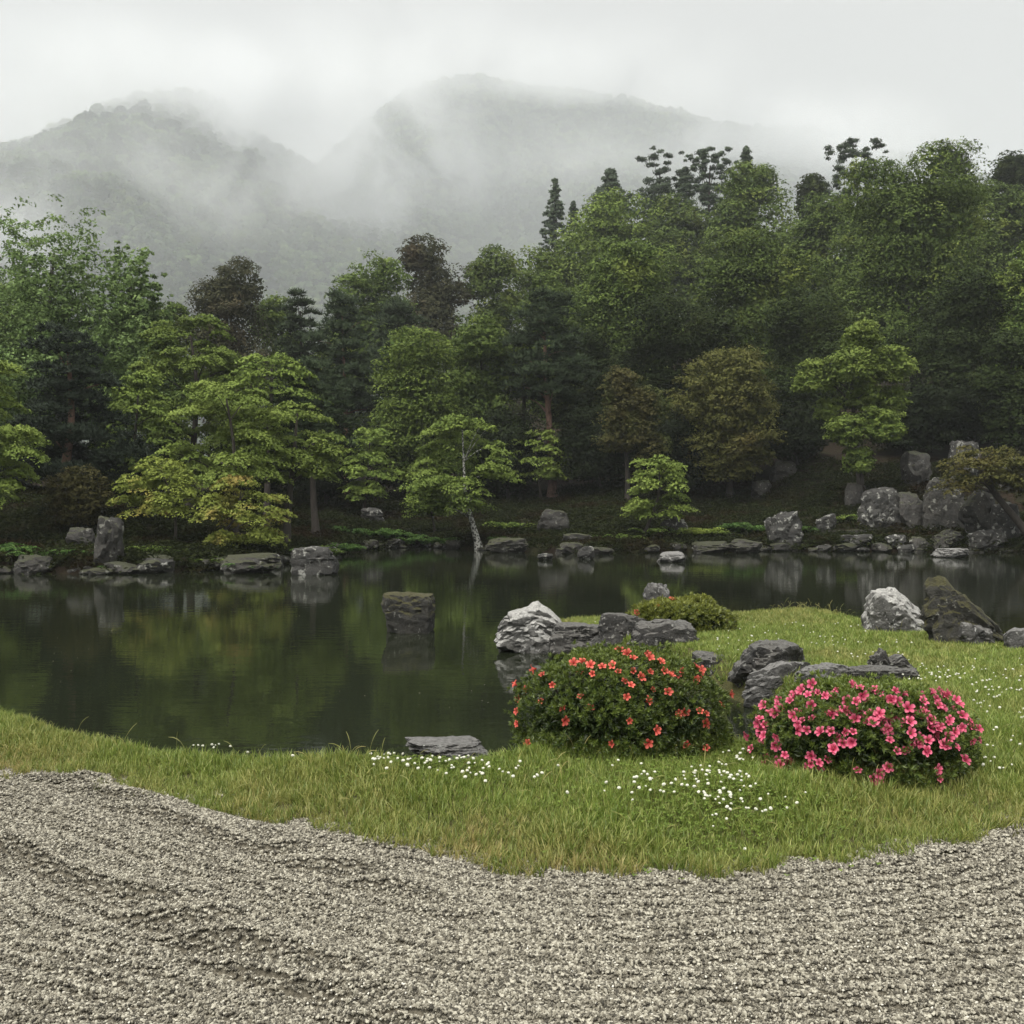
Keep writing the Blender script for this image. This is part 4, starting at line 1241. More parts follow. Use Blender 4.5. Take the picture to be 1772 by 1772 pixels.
for k, ((px, py, hw, d, lf), wh) in enumerate(zip(PL, PLW)):
    c = at(px, py, d)
    gz = max(bank_at(c[0], d), WATER + 0.1)
    if k in (4, 5):
        gz = c[2] - 0.05
    r = thing('fern_plant', (c[0], d, gz - 0.02), 'leafy ground plant ' + wh, 'plant', 'ferns and leafy plants on the far shore')
    for q in range(3):
        o = obj('fronds', ferns[(k + q) % 3], LEAF[lf], r, own=True)
        s = hw / F * d * (1.15 - 0.2 * q)
        o.scale = (s, s * 0.8, s * 1.25)
        o.rotation_euler = (0, 0, k * 1.3 + q * 2.2)
        o.location = ((q - 1) * s * 0.6, 0.1 * q, 0)

# ------------------------------------------------------------------ azaleas
def dome_r(d, seed, lump):
    return 1 + lump * fbm(d * 2.2, 3, seed)

def azalea_foliage(rx, ry, h, seed, n, size, lump=0.09, skirt=0.25, flat_top=0.6):
    """leaf whorls over a clipped dome; returns V,F,tone"""
    rng = np.random.default_rng(seed)
    nw = n // 9
    d = rand_dirs(nw * 2, rng)
    d = d[d[:, 2] > -0.35][:nw]
    nw = len(d)
    depth = 1 - np.abs(rng.normal(size=nw)) * 0.075
    rr = dome_r(d, seed, lump) * depth
    zf = np.sign(d[:, 2]) * np.abs(d[:, 2]) ** flat_top
    P = np.stack([d[:, 0] * rx * rr, d[:, 1] * ry * rr, h * (0.30 + 0.70 * zf * rr)], 1)
    hor = np.sqrt(np.clip(1 - np.clip(zf, -1, 1) ** 2, 0, 1))
    sc = hor / (np.hypot(d[:, 0], d[:, 1]) + 1e-6)
    sc = np.clip(0.55 * sc + 0.45, 0.8, 1.5)
    P[:, :2] *= sc[:, None]
    spr = rng.uniform(0, 1, nw) < 0.06
    P += d * (spr * rng.uniform(0.02, 0.06, nw))[:, None]
    axis = unit(d + np.array([0, 0, 0.55]) + rng.normal(size=d.shape) * 0.25)
    k = 9
    idx = np.repeat(np.arange(nw), k)
    az = np.tile(np.arange(k) * 2.4, nw) + np.repeat(rng.uniform(0, 6.28, nw), k)
    u = unit(np.cross(axis, rand_dirs(nw, rng)))
    v = np.cross(axis, u)
    lean = np.tile(np.linspace(0.25, 1.2, k), nw)
    ax = unit(axis[idx] * np.cos(lean)[:, None] + (u[idx] * np.cos(az)[:, None] + v[idx] * np.sin(az)[:, None]) * np.sin(lean)[:, None])
    s = size * rng.uniform(0.65, 1.15, nw * k)
    c = P[idx] + ax * (s * 0.55)[:, None]
    nrm = axis[idx] - ax * (axis[idx] * ax).sum(1, keepdims=True) + rng.normal(size=ax.shape) * 0.15
    V, Fq = leaf_arrays(c, nrm, s, rng, 0.36, axis=ax, bend=0.08)
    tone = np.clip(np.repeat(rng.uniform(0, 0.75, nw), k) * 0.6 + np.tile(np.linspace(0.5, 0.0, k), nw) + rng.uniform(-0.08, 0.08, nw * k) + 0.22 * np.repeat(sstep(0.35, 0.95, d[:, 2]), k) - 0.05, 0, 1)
    # inner dark leaves
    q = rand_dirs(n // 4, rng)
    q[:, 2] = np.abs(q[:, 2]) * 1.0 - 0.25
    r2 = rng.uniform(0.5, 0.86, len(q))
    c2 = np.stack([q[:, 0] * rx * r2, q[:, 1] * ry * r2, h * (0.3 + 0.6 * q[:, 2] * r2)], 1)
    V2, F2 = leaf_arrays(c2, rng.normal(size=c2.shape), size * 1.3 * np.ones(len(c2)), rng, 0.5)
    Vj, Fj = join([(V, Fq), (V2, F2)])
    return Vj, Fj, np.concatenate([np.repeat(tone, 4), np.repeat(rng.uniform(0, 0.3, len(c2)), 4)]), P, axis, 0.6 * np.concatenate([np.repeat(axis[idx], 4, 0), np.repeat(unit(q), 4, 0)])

def flower_mesh(seed, name='flower'):
    """five-petalled funnel, radius about 1, opening towards +Z"""
    rng = np.random.default_rng(seed)
    Vs, Fs, rd = [], [], []
    rows = [(0.05, -0.55, 0.10), (0.30, -0.22, 0.20), (0.62, 0.02, 0.36), (0.88, 0.08, 0.30), (1.04, 0.0, 0.06)]
    for k in range(5):
        a = k * 2 * np.pi / 5 + rng.uniform(-0.08, 0.08)
        L_ = rng.uniform(0.92, 1.08)
        b0 = len(Vs)
        for (r, z, w) in rows:
            for s, dz in ((-1, 0.06), (0, -0.03), (1, 0.06)):
                x, y = r * L_, s * w
                Vs.append((x * np.cos(a) - y * np.sin(a), x * np.sin(a) + y * np.cos(a), z + dz * (r > 0.2) + rng.uniform(-0.04, 0.04)))
                rd.append(r)
        for i in range(4):
            for j in range(2):
                q = b0 + i * 3 + j
                Fs.append((q, q + 1, q + 4, q + 3))
    # stamens
    for k in range(5):
        a = k * 1.26 + 0.5
        e = np.array([np.cos(a) * 0.18, np.sin(a) * 0.18 - 0.1, 0.5])
        b0 = len(Vs)
        for pz, w in ((np.array([0, 0, -0.4]), 0.02), (e, 0.02)):
            Vs.append(tuple(pz + np.array([w, 0, 0])))
            Vs.append(tuple(pz - np.array([w, 0, 0])))
            rd += [0.6, 0.6]
        Fs.append((b0, b0 + 1, b0 + 3, b0 + 2))
    return npmesh(name, np.array(Vs), np.array(Fs), {'tone': np.array(rd)}, smooth=True)

def petal_mat(name, throat, body, edge):
    m, N, L = mat_new(name)
    out = N.new('ShaderNodeOutputMaterial')
    a = N.new('ShaderNodeAttribute')
    a.attribute_name = 'tone'
    r = ramp(N, [(0.1, throat), (0.55, body), (1.0, edge)])
    L.new(a.outputs['Fac'], r.inputs['Fac'])
    oi = N.new('ShaderNodeObjectInfo')
    mr = N.new('ShaderNodeMapRange')
    mr.inputs['To Min'].default_value = 0.75
    mr.inputs['To Max'].default_value = 1.15
    L.new(oi.outputs['Random'], mr.inputs['Value'])
    hs = N.new('ShaderNodeHueSaturation')
    L.new(mr.outputs['Result'], hs.inputs['Value'])
    L.new(r.outputs['Color'], hs.inputs['Color'])
    p = N.new('ShaderNodeBsdfPrincipled')
    p.inputs['Roughness'].default_value = 0.55
    p.inputs['Specular IOR Level'].default_value = 0.25
    L.new(hs.outputs['Color'], p.inputs['Base Color'])
    t = N.new('ShaderNodeBsdfTranslucent')
    L.new(hs.outputs['Color'], t.inputs['Color'])
    mx = N.new('ShaderNodeMixShader')
    mx.inputs['Fac'].default_value = 0.3
    L.new(p.outputs['BSDF'], mx.inputs[1])
    L.new(t.outputs['BSDF'], mx.inputs[2])
    L.new(mx.outputs['Shader'], out.inputs['Surface'])
    return m
M_coral = petal_mat('petal_coral', (0.35, 0.03, 0.03), (0.68, 0.11, 0.08), (0.80, 0.20, 0.15))
M_pink = petal_mat('petal_pink', (0.38, 0.02, 0.08), (0.68, 0.10, 0.19), (0.80, 0.21, 0.32))
FLOW = [flower_mesh(k) for k in range(4)]

def stems_mesh(rx, ry, h, seed, n=16):
    rng = np.random.default_rng(seed)
    parts = []
    for k in range(n):
        a = rng.uniform(0, 6.28)
        e = np.array([np.cos(a) * rx * rng.uniform(0.3, 0.8), np.sin(a) * ry * rng.uniform(0.3, 0.8), h * rng.uniform(0.4, 0.8)])
        b0 = np.array([np.cos(a) * 0.08, np.sin(a) * 0.08, -0.03])
        parts.append(tube(smooth_path([b0, (b0 + e) / 2 + np.array([0, 0, -0.04]), e], 6), np.linspace(0.012, 0.004, 6), 5))
    return join(parts)

def azalea(name, cx, top, hw, base, d, leafm, petm, flowers, n, label, seed, fsize=0.027, lsize=0.030, ry=0.8, lump=0.09, flat_top=0.6, extra=0, zbase=None):
    x = (cx - 886) / F * d
    gz = lawn_at(x, d) if zbase is None else zbase
    h = at(cx, top, d)[2] - gz
    rx = hw / F * d / 1.04
    root = thing(name, (x, d, gz), label, 'shrub', 'flowering azaleas on the lawn')
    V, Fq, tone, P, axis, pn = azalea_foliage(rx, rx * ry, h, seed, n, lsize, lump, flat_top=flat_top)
    obj('foliage', npmesh('foliage', V, Fq, {'tone': tone}), LEAF[leafm], root)
    V, Fq = stems_mesh(rx, rx * ry, h, seed)
    obj('stems', npmesh('stems', V, Fq, smooth=True), BARK['dark'], root)
    rng = np.random.default_rng(seed + 1)
    # flowers: each given by the side of the dome it sits on (picture column and row)
    W3 = P + np.array([x, d, gz])
    px = W3[:, 0] / W3[:, 1] * F + 886
    py = HOR + (CAMZ - W3[:, 2]) / W3[:, 1] * F
    front = W3[:, 1] < d + 0.1
    more = [(fx + rng.normal() * 13, fy + rng.normal() * 10) for fx, fy in flowers for _ in range(extra)]
    for k, (fx, fy) in enumerate(list(flowers) + more):
        cost = (px - fx) ** 2 + (py - fy) ** 2 + np.where(front, 0, 900) + (W3[:, 1] - d + rx) * 160
        q = int(np.argmin(cost))
        dirn = unit(axis[q] * 0.9 + np.array([0, -0.55, 0.0]) + rng.normal(size=3) * 0.3)
        o = obj('flower', FLOW[k % 4], petm, root, own=True)
        pos = P[q] + unit(P[q] - np.array([0, 0, h * 0.3])) * rng.uniform(0.010, 0.036)
        o.location = pos
        s = fsize * rng.uniform(0.7, 1.15)
        o.scale = (s, s * rng.uniform(0.7, 1), s * rng.uniform(0.8, 1.6))
        o.rotation_euler = Vector(dirn).to_track_quat('Z', 'Y').to_euler()
        o.rotation_euler.rotate_axis('Z', rng.uniform(0, 6.28))
    return root
orange_fl = [(925, 1163), (945, 1168), (1005, 1166), (1025, 1171), (1012, 1148), (1000, 1152), (1022, 1152), (905, 1208), (915, 1195), (898, 1235), (1071, 1128), (1082, 1134),
             (1058, 1150), (1095, 1146), (1117, 1134), (1124, 1142), (1140, 1152), (1080, 1178), (1088, 1190), (1100, 1170), (1112, 1175), (1122, 1170), (1108, 1180), (1086, 1205), (1124, 1195), (1117, 1211),
             (1152, 1203), (1154, 1168), (1166, 1170), (1176, 1166), (1198, 1180), (1210, 1172), (1200, 1152), (1208, 1156), (1085, 1253), (1168, 1236), (1182, 1238), (1174, 1240), (1217, 1240), (1212, 1232),
             (1222, 1248), (986, 1259), (918, 1284), (1215, 1290), (1257, 1203), (890, 1180), (1230, 1195), (1040, 1160), (1065, 1160), (1150, 1160), (960, 1190), (975, 1230), (1030, 1225), (1060, 1285), (1120, 1290), (940, 1215), (1190, 1285), (1140, 1262), (1010, 1205), (1235, 1225), (905, 1250)]
azalea('azalea_shrub', 1072, 1127, 190, 1325, 6.2, 'azalea', M_coral, orange_fl, 30000, 'clipped azalea dome with scattered coral-orange flowers', 5, lump=0.07)
rf = np.random.default_rng(3)
pink_fl = [(1360, 1228), (1355, 1222), (1320, 1255), (1330, 1252), (1310, 1285), (1337, 1275), (1315, 1275), (1392, 1258), (1395, 1250), (1412, 1247), (1425, 1270), (1455, 1235), (1463, 1232), (1475, 1240), (1482, 1246),
           (1490, 1245), (1500, 1250), (1508, 1240), (1515, 1245), (1525, 1255), (1535, 1260), (1545, 1248), (1555, 1252), (1562, 1247), (1570, 1270), (1530, 1265), (1453, 1272), (1460, 1280), (1470, 1275), (1452, 1293),
           (1448, 1296), (1475, 1282), (1355, 1300), (1365, 1310), (1350, 1315), (1360, 1325), (1372, 1320), (1375, 1335), (1385, 1348), (1380, 1355), (1335, 1325), (1340, 1338), (1350, 1340), (1395, 1310), (1412, 1315), (1430, 1316),
           (1405, 1312), (1528, 1323), (1530, 1330), (1510, 1350), (1527, 1356), (1615, 1310), (1618, 1318), (1625, 1300), (1630, 1288), (1622, 1345), (1645, 1315), (1660, 1312), (1652, 1308), (1598, 1270), (1600, 1275), (1612, 1268),
           (1627, 1258), (1635, 1255), (1645, 1262), (1652, 1268), (1660, 1262), (1640, 1245), (1622, 1228), (1634, 1204), (1606, 1203), (1600, 1240), (1660, 1235), (1675, 1260), (1680, 1285), (1672, 1250), (1420, 1205), (1432, 1210),
           (1465, 1215), (1490, 1208), (1500, 1212), (1380, 1210), (1568, 1235), (1575, 1290), (1585, 1282), (1545, 1275), (1600, 1230), (1340, 1230), (1325, 1240), (1430, 1240), (1410, 1225), (1520, 1240), (1440, 1265), (1390, 1200), (1405, 1194), (1450, 1198), (1478, 1194), (1510, 1196), (1530, 1204), (1548, 1198), (1565, 1208), (1590, 1206), (1615, 1212), (1650, 1218), (1370, 1215)]
azalea('azalea_shrub', 1492, 1182, 197, 1372, 5.78, 'azalea', M_pink, pink_fl, 30000, 'clipped azalea dome covered in pink flowers at the right', 6, fsize=0.029, extra=1, lump=0.07, flat_top=0.5)
azalea('azalea_shrub', 1178, 1037, 92, 1120, 12.4, 'azalea_gold', M_coral, [(1103, 1062), (1140, 1045), (1165, 1040)], 16000, 'low spreading golden-green shrub among the dark rocks of the spit', 7, fsize=0.04, lsize=0.055, ry=0.7, lump=0.16, flat_top=0.55, zbase=0.0)

# ------------------------------------------------------------------ instanced ground cover
def scatter(name, pts, variants, seed, scale=(0.7, 1.2), tilt=0.15, attr=None, matkind='stuff', zscale=None):
    """points instance a random small mesh each (geometry nodes)"""
    n = len(pts)
    me = bpy.data.meshes.new(name)
    me.vertices.add(n)
    me.vertices.foreach_set('co', np.ascontiguousarray(pts, np.float32).ravel())
    rng = np.random.default_rng(seed)
    rot = np.stack([rng.normal(size=n) * tilt, rng.normal(size=n) * tilt, rng.uniform(0, 6.283, n)], 1).astype(np.float32)
    a = me.attributes.new('rot', 'FLOAT_VECTOR', 'POINT')
    a.data.foreach_set('vector', rot.ravel())
    s = rng.uniform(*scale, n).astype(np.float32)
    if zscale is not None:
        s = s * zscale
    a = me.attributes.new('size', 'FLOAT', 'POINT')
    a.data.foreach_set('value', np.ascontiguousarray(s, np.float32))
    for k, v in (attr or {}).items():
        a = me.attributes.new(k, 'FLOAT', 'POINT')
        a.data.foreach_set('value', np.ascontiguousarray(v, np.float32))
    o = obj(name, me)
    col = bpy.data.collections.new(name + '_kinds')
    for v in variants:
        col.objects.link(bpy.data.objects.new(v.name, v))
    ng = bpy.data.node_groups.new(name + '_scatter', 'GeometryNodeTree')
    ng.interface.new_socket('Geometry', in_out='INPUT', socket_type='NodeSocketGeometry')
    ng.interface.new_socket('Geometry', in_out='OUTPUT', socket_type='NodeSocketGeometry')
    N, L = ng.nodes, ng.links
    gi, go = N.new('NodeGroupInput'), N.new('NodeGroupOutput')
    ci = N.new('GeometryNodeCollectionInfo')
    ci.inputs['Collection'].default_value = col
    ci.inputs['Separate Children'].default_value = True
    ci.inputs['Reset Children'].default_value = True
    ip = N.new('GeometryNodeInstanceOnPoints')
    ip.inputs['Pick Instance'].default_value = True
    nr = N.new('GeometryNodeInputNamedAttribute')
    nr.data_type = 'FLOAT_VECTOR'
    nr.inputs['Name'].default_value = 'rot'
    ns = N.new('GeometryNodeInputNamedAttribute')
    ns.data_type = 'FLOAT'
    ns.inputs['Name'].default_value = 'size'
    rv = N.new('FunctionNodeRandomValue')
    rv.data_type = 'INT'
    rv.inputs[4].default_value = 0
    rv.inputs[5].default_value = len(variants) - 1
    er = N.new('FunctionNodeEulerToRotation')
    L.new(gi.outputs[0], ip.inputs['Points'])
    L.new(ci.outputs[0], ip.inputs['Instance'])
    L.new(rv.outputs[2], ip.inputs['Instance Index'])
    L.new(nr.outputs['Attribute'], er.inputs[0])
    L.new(er.outputs[0], ip.inputs['Rotation'])
    L.new(ns.outputs['Attribute'], ip.inputs['Scale'])
    L.new(ip.outputs['Instances'], go.inputs[0])
    md = o.modifiers.new('scatter', 'NODES')
    md.node_group = ng
    return tag(o, kind=matkind)

# forest on the mountains
M_wood = leaf_mat('leaf_far_wood', (0.045, 0.075, 0.028), (0.10, 0.14, 0.05), (0.12, 0.15, 0.05), 0.52, nscale=0.02, var=0.75)
WOOD = []
for k in range(6):
    rng = np.random.default_rng(500 + k)
    pts_, tn_, _, pn_ = crown_broad(4.6, 4.6, rng.uniform(7, 10), 520, 1.5, rng, rc=0.34, fill=0.1)
    V, Fq = join(pts_)
    me = npmesh('far_tree', V - np.array([0, 0, 2.0]), Fq, {'tone': np.concatenate(tn_), 'pn': pn_})
    me.materials.append(M_wood)
    WOOD.append(me)
for (X, Y, Z, t), step, sc_ in zip(HILLS, (2, 1), ((0.9, 1.9), (1.0, 2.0))):
    Xs, Ys, Zs, ts = [a[::step, ::step].ravel() for a in (X, Y, Z, t)]
    ok = (ts < 1.03) & (Zs > 2)
    P = np.stack([Xs, Ys, Zs], 1)[ok]
    P[:, :2] += R.uniform(-3, 3, (len(P), 2))
    scatter('forest', P, WOOD, 31 + step, sc_, 0.06)

# low undergrowth on the far bank
M_under = leaf_mat('leaf_undergrowth', (0.010, 0.015, 0.005), (0.034, 0.042, 0.012), (0.028, 0.018, 0.008), 0.50, nscale=0.5)
UNDER = []
for k in range(5):
    rng = np.random.default_rng(520 + k)
    n = 60
    c = rng.normal(size=(n, 3)) * np.array([0.16, 0.16, 0.0]) + np.array([0, 0, 1.0]) * (0.03 + 0.14 * rng.uniform(0, 1, n)[:, None] ** 1.5)
    V, Fq = leaf_arrays(c, np.array([0, 0, 0.9]) + rng.normal(size=(n, 3)) * 0.5, rng.uniform(0.07, 0.15, n), rng, 0.45)
    me = npmesh('undergrowth_tuft', V, Fq, {'tone': np.repeat(rng.uniform(0, 1, n), 4)})
    me.materials.append(M_under)
    UNDER.append(me)
X, Y = np.meshgrid(np.arange(-24, 34, 0.24), np.arange(26.5, 56, 0.3))
X = X + R.uniform(-0.2, 0.2, X.shape)
Y = Y + R.uniform(-0.2, 0.2, X.shape)
ok = np.abs(X) < 0.5 * Y + 3
X, Y = X[ok][None], Y[ok][None]
sb = poly_sd(X, Y, BANK)
dn = fbm2(X * 0.45, Y * 0.45, 3, 61) + 0.5 * (1 - sstep(0.0, 1.6, sb))
ok = (sb > -0.12) & (sb < 14) & (dn > -0.7 + R.uniform(-0.5, 0.5, X.shape))
X, Y, sb = X[ok][None], Y[ok][None], sb[ok][None]
scatter('undergrowth', np.stack([X.ravel(), Y.ravel(), bank_z(X, Y, sb).ravel()], 1), UNDER, 35, (0.6, 1.5), 0.15)

# gravel stones
m, N, L = mat_new('pebble')
out = N.new('ShaderNodeOutputMaterial')
p = N.new('ShaderNodeBsdfPrincipled')
p.inputs['Roughness'].default_value = 0.75
oi = N.new('ShaderNodeAttribute')
oi.attribute_name = 'tone'
r = ramp(N, [(0.0, (0.025, 0.022, 0.016)), (0.2, (0.085, 0.077, 0.057)), (0.55, (0.235, 0.217, 0.168)), (0.85, (0.40, 0.38, 0.305)), (1.0, (0.62, 0.60, 0.52))])
L.new(oi.outputs['Fac'], r.inputs['Fac'])
L.new(r.outputs['Color'], p.inputs['Base Color'])
L.new(p.outputs['BSDF'], out.inputs['Surface'])
PEB = []
for k in range(9):
    rng = np.random.default_rng(900 + k)
    parts, tn = [], []
    for i in range(17):
        V, Fq = ICO[2] if i % 3 == 0 else ICO[1]
        n = rand_dirs(7, rng)
        rad = np.minimum((rng.uniform(0.55, 0.95, 7) / np.clip(V @ n.T, 1e-3, None)).min(1), 1.25)
        V = V * rad[:, None] * np.array([rng.uniform(0.8, 1.4), rng.uniform(0.65, 1.0), rng.uniform(0.55, 0.95)]) * 0.0058 * rng.uniform(0.55, 1.4)
        q, a_ = rand_dirs(1, rng)[0], rng.uniform(0, 6.28)
        V = V * np.cos(a_) + np.cross(q, V) * np.sin(a_) + q * (V @ q)[:, None] * (1 - np.cos(a_))
        r_, t_ = 0.0175 * np.sqrt((i + 0.5) / 17), i * 2.4
        V = V + np.array([r_ * np.cos(t_), r_ * np.sin(t_), rng.uniform(-0.002, 0.0025)]) + rng.uniform(-0.002, 0.002, 3)
        parts.append((V, Fq))
        tn.append(np.full(len(V), rng.uniform(0, 1)))
    V, Fq = join(parts)
    me = npmesh('pebbles', V, Fq, {'tone': np.concatenate(tn)})
    me.materials.append(m)
    PEB.append(me)
st = 0.0185
X, Y = np.meshgrid(np.arange(-6.2, 6.2, st), np.arange(2.7, 6.7, st))
X = X + R.uniform(-0.5, 0.5, X.shape) * st * 0.7
Y = Y + R.uniform(-0.5, 0.5, X.shape) * st * 0.7
inv = np.abs(X) < 0.478 * Y + 2.3
X, Y = X[inv][None], Y[inv][None]
sg = poly_sd(X, Y, GRAVEL) + edge_wobble(X, Y)
k = (sg > -0.13 + 0.1 * R.uniform(0, 1, X.shape))
X, Y, sg = X[k][None], Y[k][None], sg[k][None]
Z = np.maximum(gravel_z(X, Y, sg), lawn_z(X, Y, np.full(X.shape, 2.0), sg) + 0.002) + R.uniform(-0.001, 0.0015, X.shape)
scatter('gravel', np.stack([X.ravel(), Y.ravel(), Z.ravel()], 1), PEB, 1, (0.78, 1.0), 0.06)

# grass
def grass_mat(name):
    m, N, L = mat_new(name)
    out = N.new('ShaderNodeOutputMaterial')
    oi = N.new('ShaderNodeObjectInfo')
    tone = N.new('ShaderNodeAttribute')
    tone.attribute_name = 'tone'
    dry = N.new('ShaderNodeAttribute')
    dry.attribute_type = 'INSTANCER'
    dry.attribute_name = 'dry'
    r = ramp(N, [(0.0, (0.145, 0.215, 0.036)), (0.6, (0.235, 0.30, 0.060)), (1.0, (0.36, 0.37, 0.115))])
    L.new(tone.outputs['Fac'], r.inputs['Fac'])
    mx = N.new('ShaderNodeMixRGB')
    ad = N.new('ShaderNodeMath')
    ad.operation = 'MULTIPLY'
    L.new(dry.outputs['Fac'], ad.inputs[0])
    mr0 = N.new('ShaderNodeMapRange')
    mr0.inputs['From Min'].default_value = 0.2
    mr0.inputs['From Max'].default_value = 0.9
    L.new(oi.outputs['Random'], mr0.inputs['Value'])
    L.new(mr0.outputs['Result'], ad.inputs[1])
    L.new(ad.outputs['Value'], mx.inputs['Fac'])
    L.new(r.outputs['Color'], mx.inputs['Color1'])
    mx.inputs['Color2'].default_value = (0.36, 0.28, 0.12, 1)
    hs = N.new('ShaderNodeHueSaturation')
    mr = N.new('ShaderNodeMapRange')
    mr.inputs['To Min'].default_value = 0.7
    mr.inputs['To Max'].default_value = 1.2
    L.new(oi.outputs['Random'], mr.inputs['Value'])
    L.new(mr.outputs['Result'], hs.inputs['Value'])
    L.new(mx.outputs['Color'], hs.inputs['Color'])
    p = N.new('ShaderNodeBsdfPrincipled')
    p.inputs['Roughness'].default_value = 0.45
    p.inputs['Specular IOR Level'].default_value = 0.35
    L.new(hs.outputs['Color'], p.inputs['Base Color'])
    t = N.new('ShaderNodeBsdfTranslucent')
    L.new(hs.outputs['Color'], t.inputs['Color'])
    ms = N.new('ShaderNodeMixShader')
    ms.inputs['Fac'].default_value = 0.35
    L.new(p.outputs['BSDF'], ms.inputs[1])
    L.new(t.outputs['BSDF'], ms.inputs[2])
    L.new(ms.outputs['Shader'], out.inputs['Surface'])
    return m
M_grass = grass_mat('grass_blade')

def blades(n, spread, h, w, seed, name='grass_tuft'):
    rng = np.random.default_rng(seed)
    Vs, Fs, to = [], [], []
    for k in range(n):
        a = rng.uniform(0, 6.28)
        r = spread * np.sqrt(rng.uniform(0, 1))
        b0 = np.array([np.cos(a) * r, np.sin(a) * r, -0.01])
        la = rng.uniform(0, 6.28)
        ld = np.array([np.cos(la), np.sin(la), 0])
        sd = np.array([-np.sin(la), np.cos(la), 0])
        H = h * rng.uniform(0.5, 1.15)
        lean = rng.uniform(0.1, 0.75)
        tn = rng.uniform(0, 1) ** 1.5
        i0 = len(Vs)
        for t, ww in ((0, 1.0), (0.4, 0.9), (0.75, 0.6), (1.0, 0.05)):
            c = b0 + ld * (H * lean * t ** 1.8) + np.array([0, 0, H * (t - 0.25 * lean * t * t)])
            Vs += [c - sd * w * ww / 2, c + sd * w * ww / 2]
            to += [tn, tn]
        for i in range(3):
            q = i0 + 2 * i
            Fs.append((q, q + 1, q + 3, q + 2))
    me = npmesh(name, np.array(Vs), np.array(Fs), {'tone': np.array(to)})
    me.materials.append(M_grass)
    return me
TUFT = [blades(11, 0.022, 0.075, 0.0045, 40 + k) for k in range(6)]
FARTUFT = [blades(16, 0.04, 0.065, 0.006, 60 + k) for k in range(5)]

def lawn_points(st, x0, x1, y0, y1, keep):
    X, Y = np.meshgrid(np.arange(x0, x1, st), np.arange(y0, y1, st))
    X = (X + R.uniform(-0.6, 0.6, X.shape) * st)
    Y = (Y + R.uniform(-0.6, 0.6, X.shape) * st)
    m_ = keep(X, Y)
    X, Y = X[m_][None], Y[m_][None]
    sw = poly_sd(X, Y, LAND)
    sg = poly_sd(X, Y, GRAVEL) + edge_wobble(X, Y)
    ok = (sw > 0.0) & (sg < 0.05 + 0.07 * fbm2(X * 5, Y * 5, 2, 77))
    X, Y, sw, sg = X[ok][None], Y[ok][None], sw[ok][None], sg[ok][None]
    Z = lawn_z(X, Y, sw, sg)
    return X.ravel(), Y.ravel(), Z.ravel(), sw.ravel(), sg.ravel()
x, y, z, sw, sg = lawn_points(0.024, -6.6, 6.6, 4.2, 8.4, lambda X, Y: (np.abs(X) < 0.478 * Y + 2.4) & (Y < 8.2))
nz = fbm2(x[None] * 1.1, y[None] * 1.1, 3, 91)[0]
patch = sstep(-0.25, 0.45, fbm2(x[None] * 0.8, y[None] * 0.8, 2, 95)[0] + 0.35 * sstep(-1.5, 0.5, x))
dry = np.clip(0.7 * sstep(-0.55, 0.0, sg) * (0.35 + 0.65 * patch) + 0.35 * sstep(0.0, 0.7, nz), 0, 1)
hz = (0.8 + 0.35 * sstep(-0.4, 0.5, fbm2(x[None] * 2.3, y[None] * 2.3, 3, 99)[0])) * (0.75 + 0.25 * sstep(0, 0.4, -sg)) * (1 + 0.25 * sstep(-0.15, 0, sg))
bare = fbm2(x[None] * 4, y[None] * 4, 3, 101)[0] > (1.2 - 0.75 * sstep(-0.25, 0.08, sg))
k = ~bare
scatter('grass', np.stack([x, y, z], 1)[k], TUFT, 2, (0.6, 1.25), 0.22, {'dry': dry[k]}, zscale=hz[k])
x, y, z, sw, sg = lawn_points(0.045, -8.5, 12.0, 8.0, 15.2, lambda X, Y: (np.abs(X) < 0.478 * Y + 3.5) & (Y > 8.1))
nz = fbm2(x[None] * 0.9, y[None] * 0.9, 3, 91)[0]
scatter('grass', np.stack([x, y, z], 1), FARTUFT, 3, (0.6, 1.15), 0.2, {'dry': np.clip(0.45 * sstep(0.0, 0.7, nz), 0, 1)})

# taller flowering stalks at the margins
stalk = []
for k in range(4):
    rng = np.random.default_rng(400 + k)
    parts = []
    L_ = rng.uniform(0.16, 0.26)
    bend = rng.uniform(0.1, 0.9)
    t = np.linspace(0, 1, 8)
    pth = np.stack([L_ * bend * t ** 2 * 0.7, 0 * t, L_ * (t - 0.45 * bend * t ** 3)], 1)
    rad = np.full(8, 0.0009)
    rad[5:] = 0.0019
    rad[-1] = 0.001
    V, Fq = tube(pth, rad, 4)
    me = npmesh('grass_stalk', V, Fq, {'tone': np.full(len(V), 0.95)})
    me.materials.append(M_grass)
    stalk.append(me)
pts = []
rng = np.random.default_rng(55)
for _ in range(70):
    px = rng.uniform(1340, 1500)
    X_, Y_ = (px - 886) / F * 14.2, rng.uniform(13.8, 14.4)
    pts.append((X_, Y_, lawn_at(X_, Y_)))
for _ in range(420):
    X_, Y_ = rng.uniform(-3, 3.2), rng.uniform(4.5, 7.5)
    if abs(X_) < 0.5 * Y_ and float(poly_sd(np.array([[X_]]), np.array([[Y_]]), LAND)[0, 0]) > 0.02 and float(poly_sd(np.array([[X_]]), np.array([[Y_]]), GRAVEL)[0, 0]) < -0.1:
        pts.append((X_, Y_, lawn_at(X_, Y_)))
for _ in range(40):
    px, d = rng.uniform(1490, 1772), rng.uniform(10.8, 12.6)
    X_ = (px - 886) / F * d
    pts.append((X_, d, lawn_at(X_, d)))
scatter('tall_grass', np.array(pts), stalk, 9, (0.6, 1.1), 0.15, {'dry': np.full(len(pts), 0.6)})

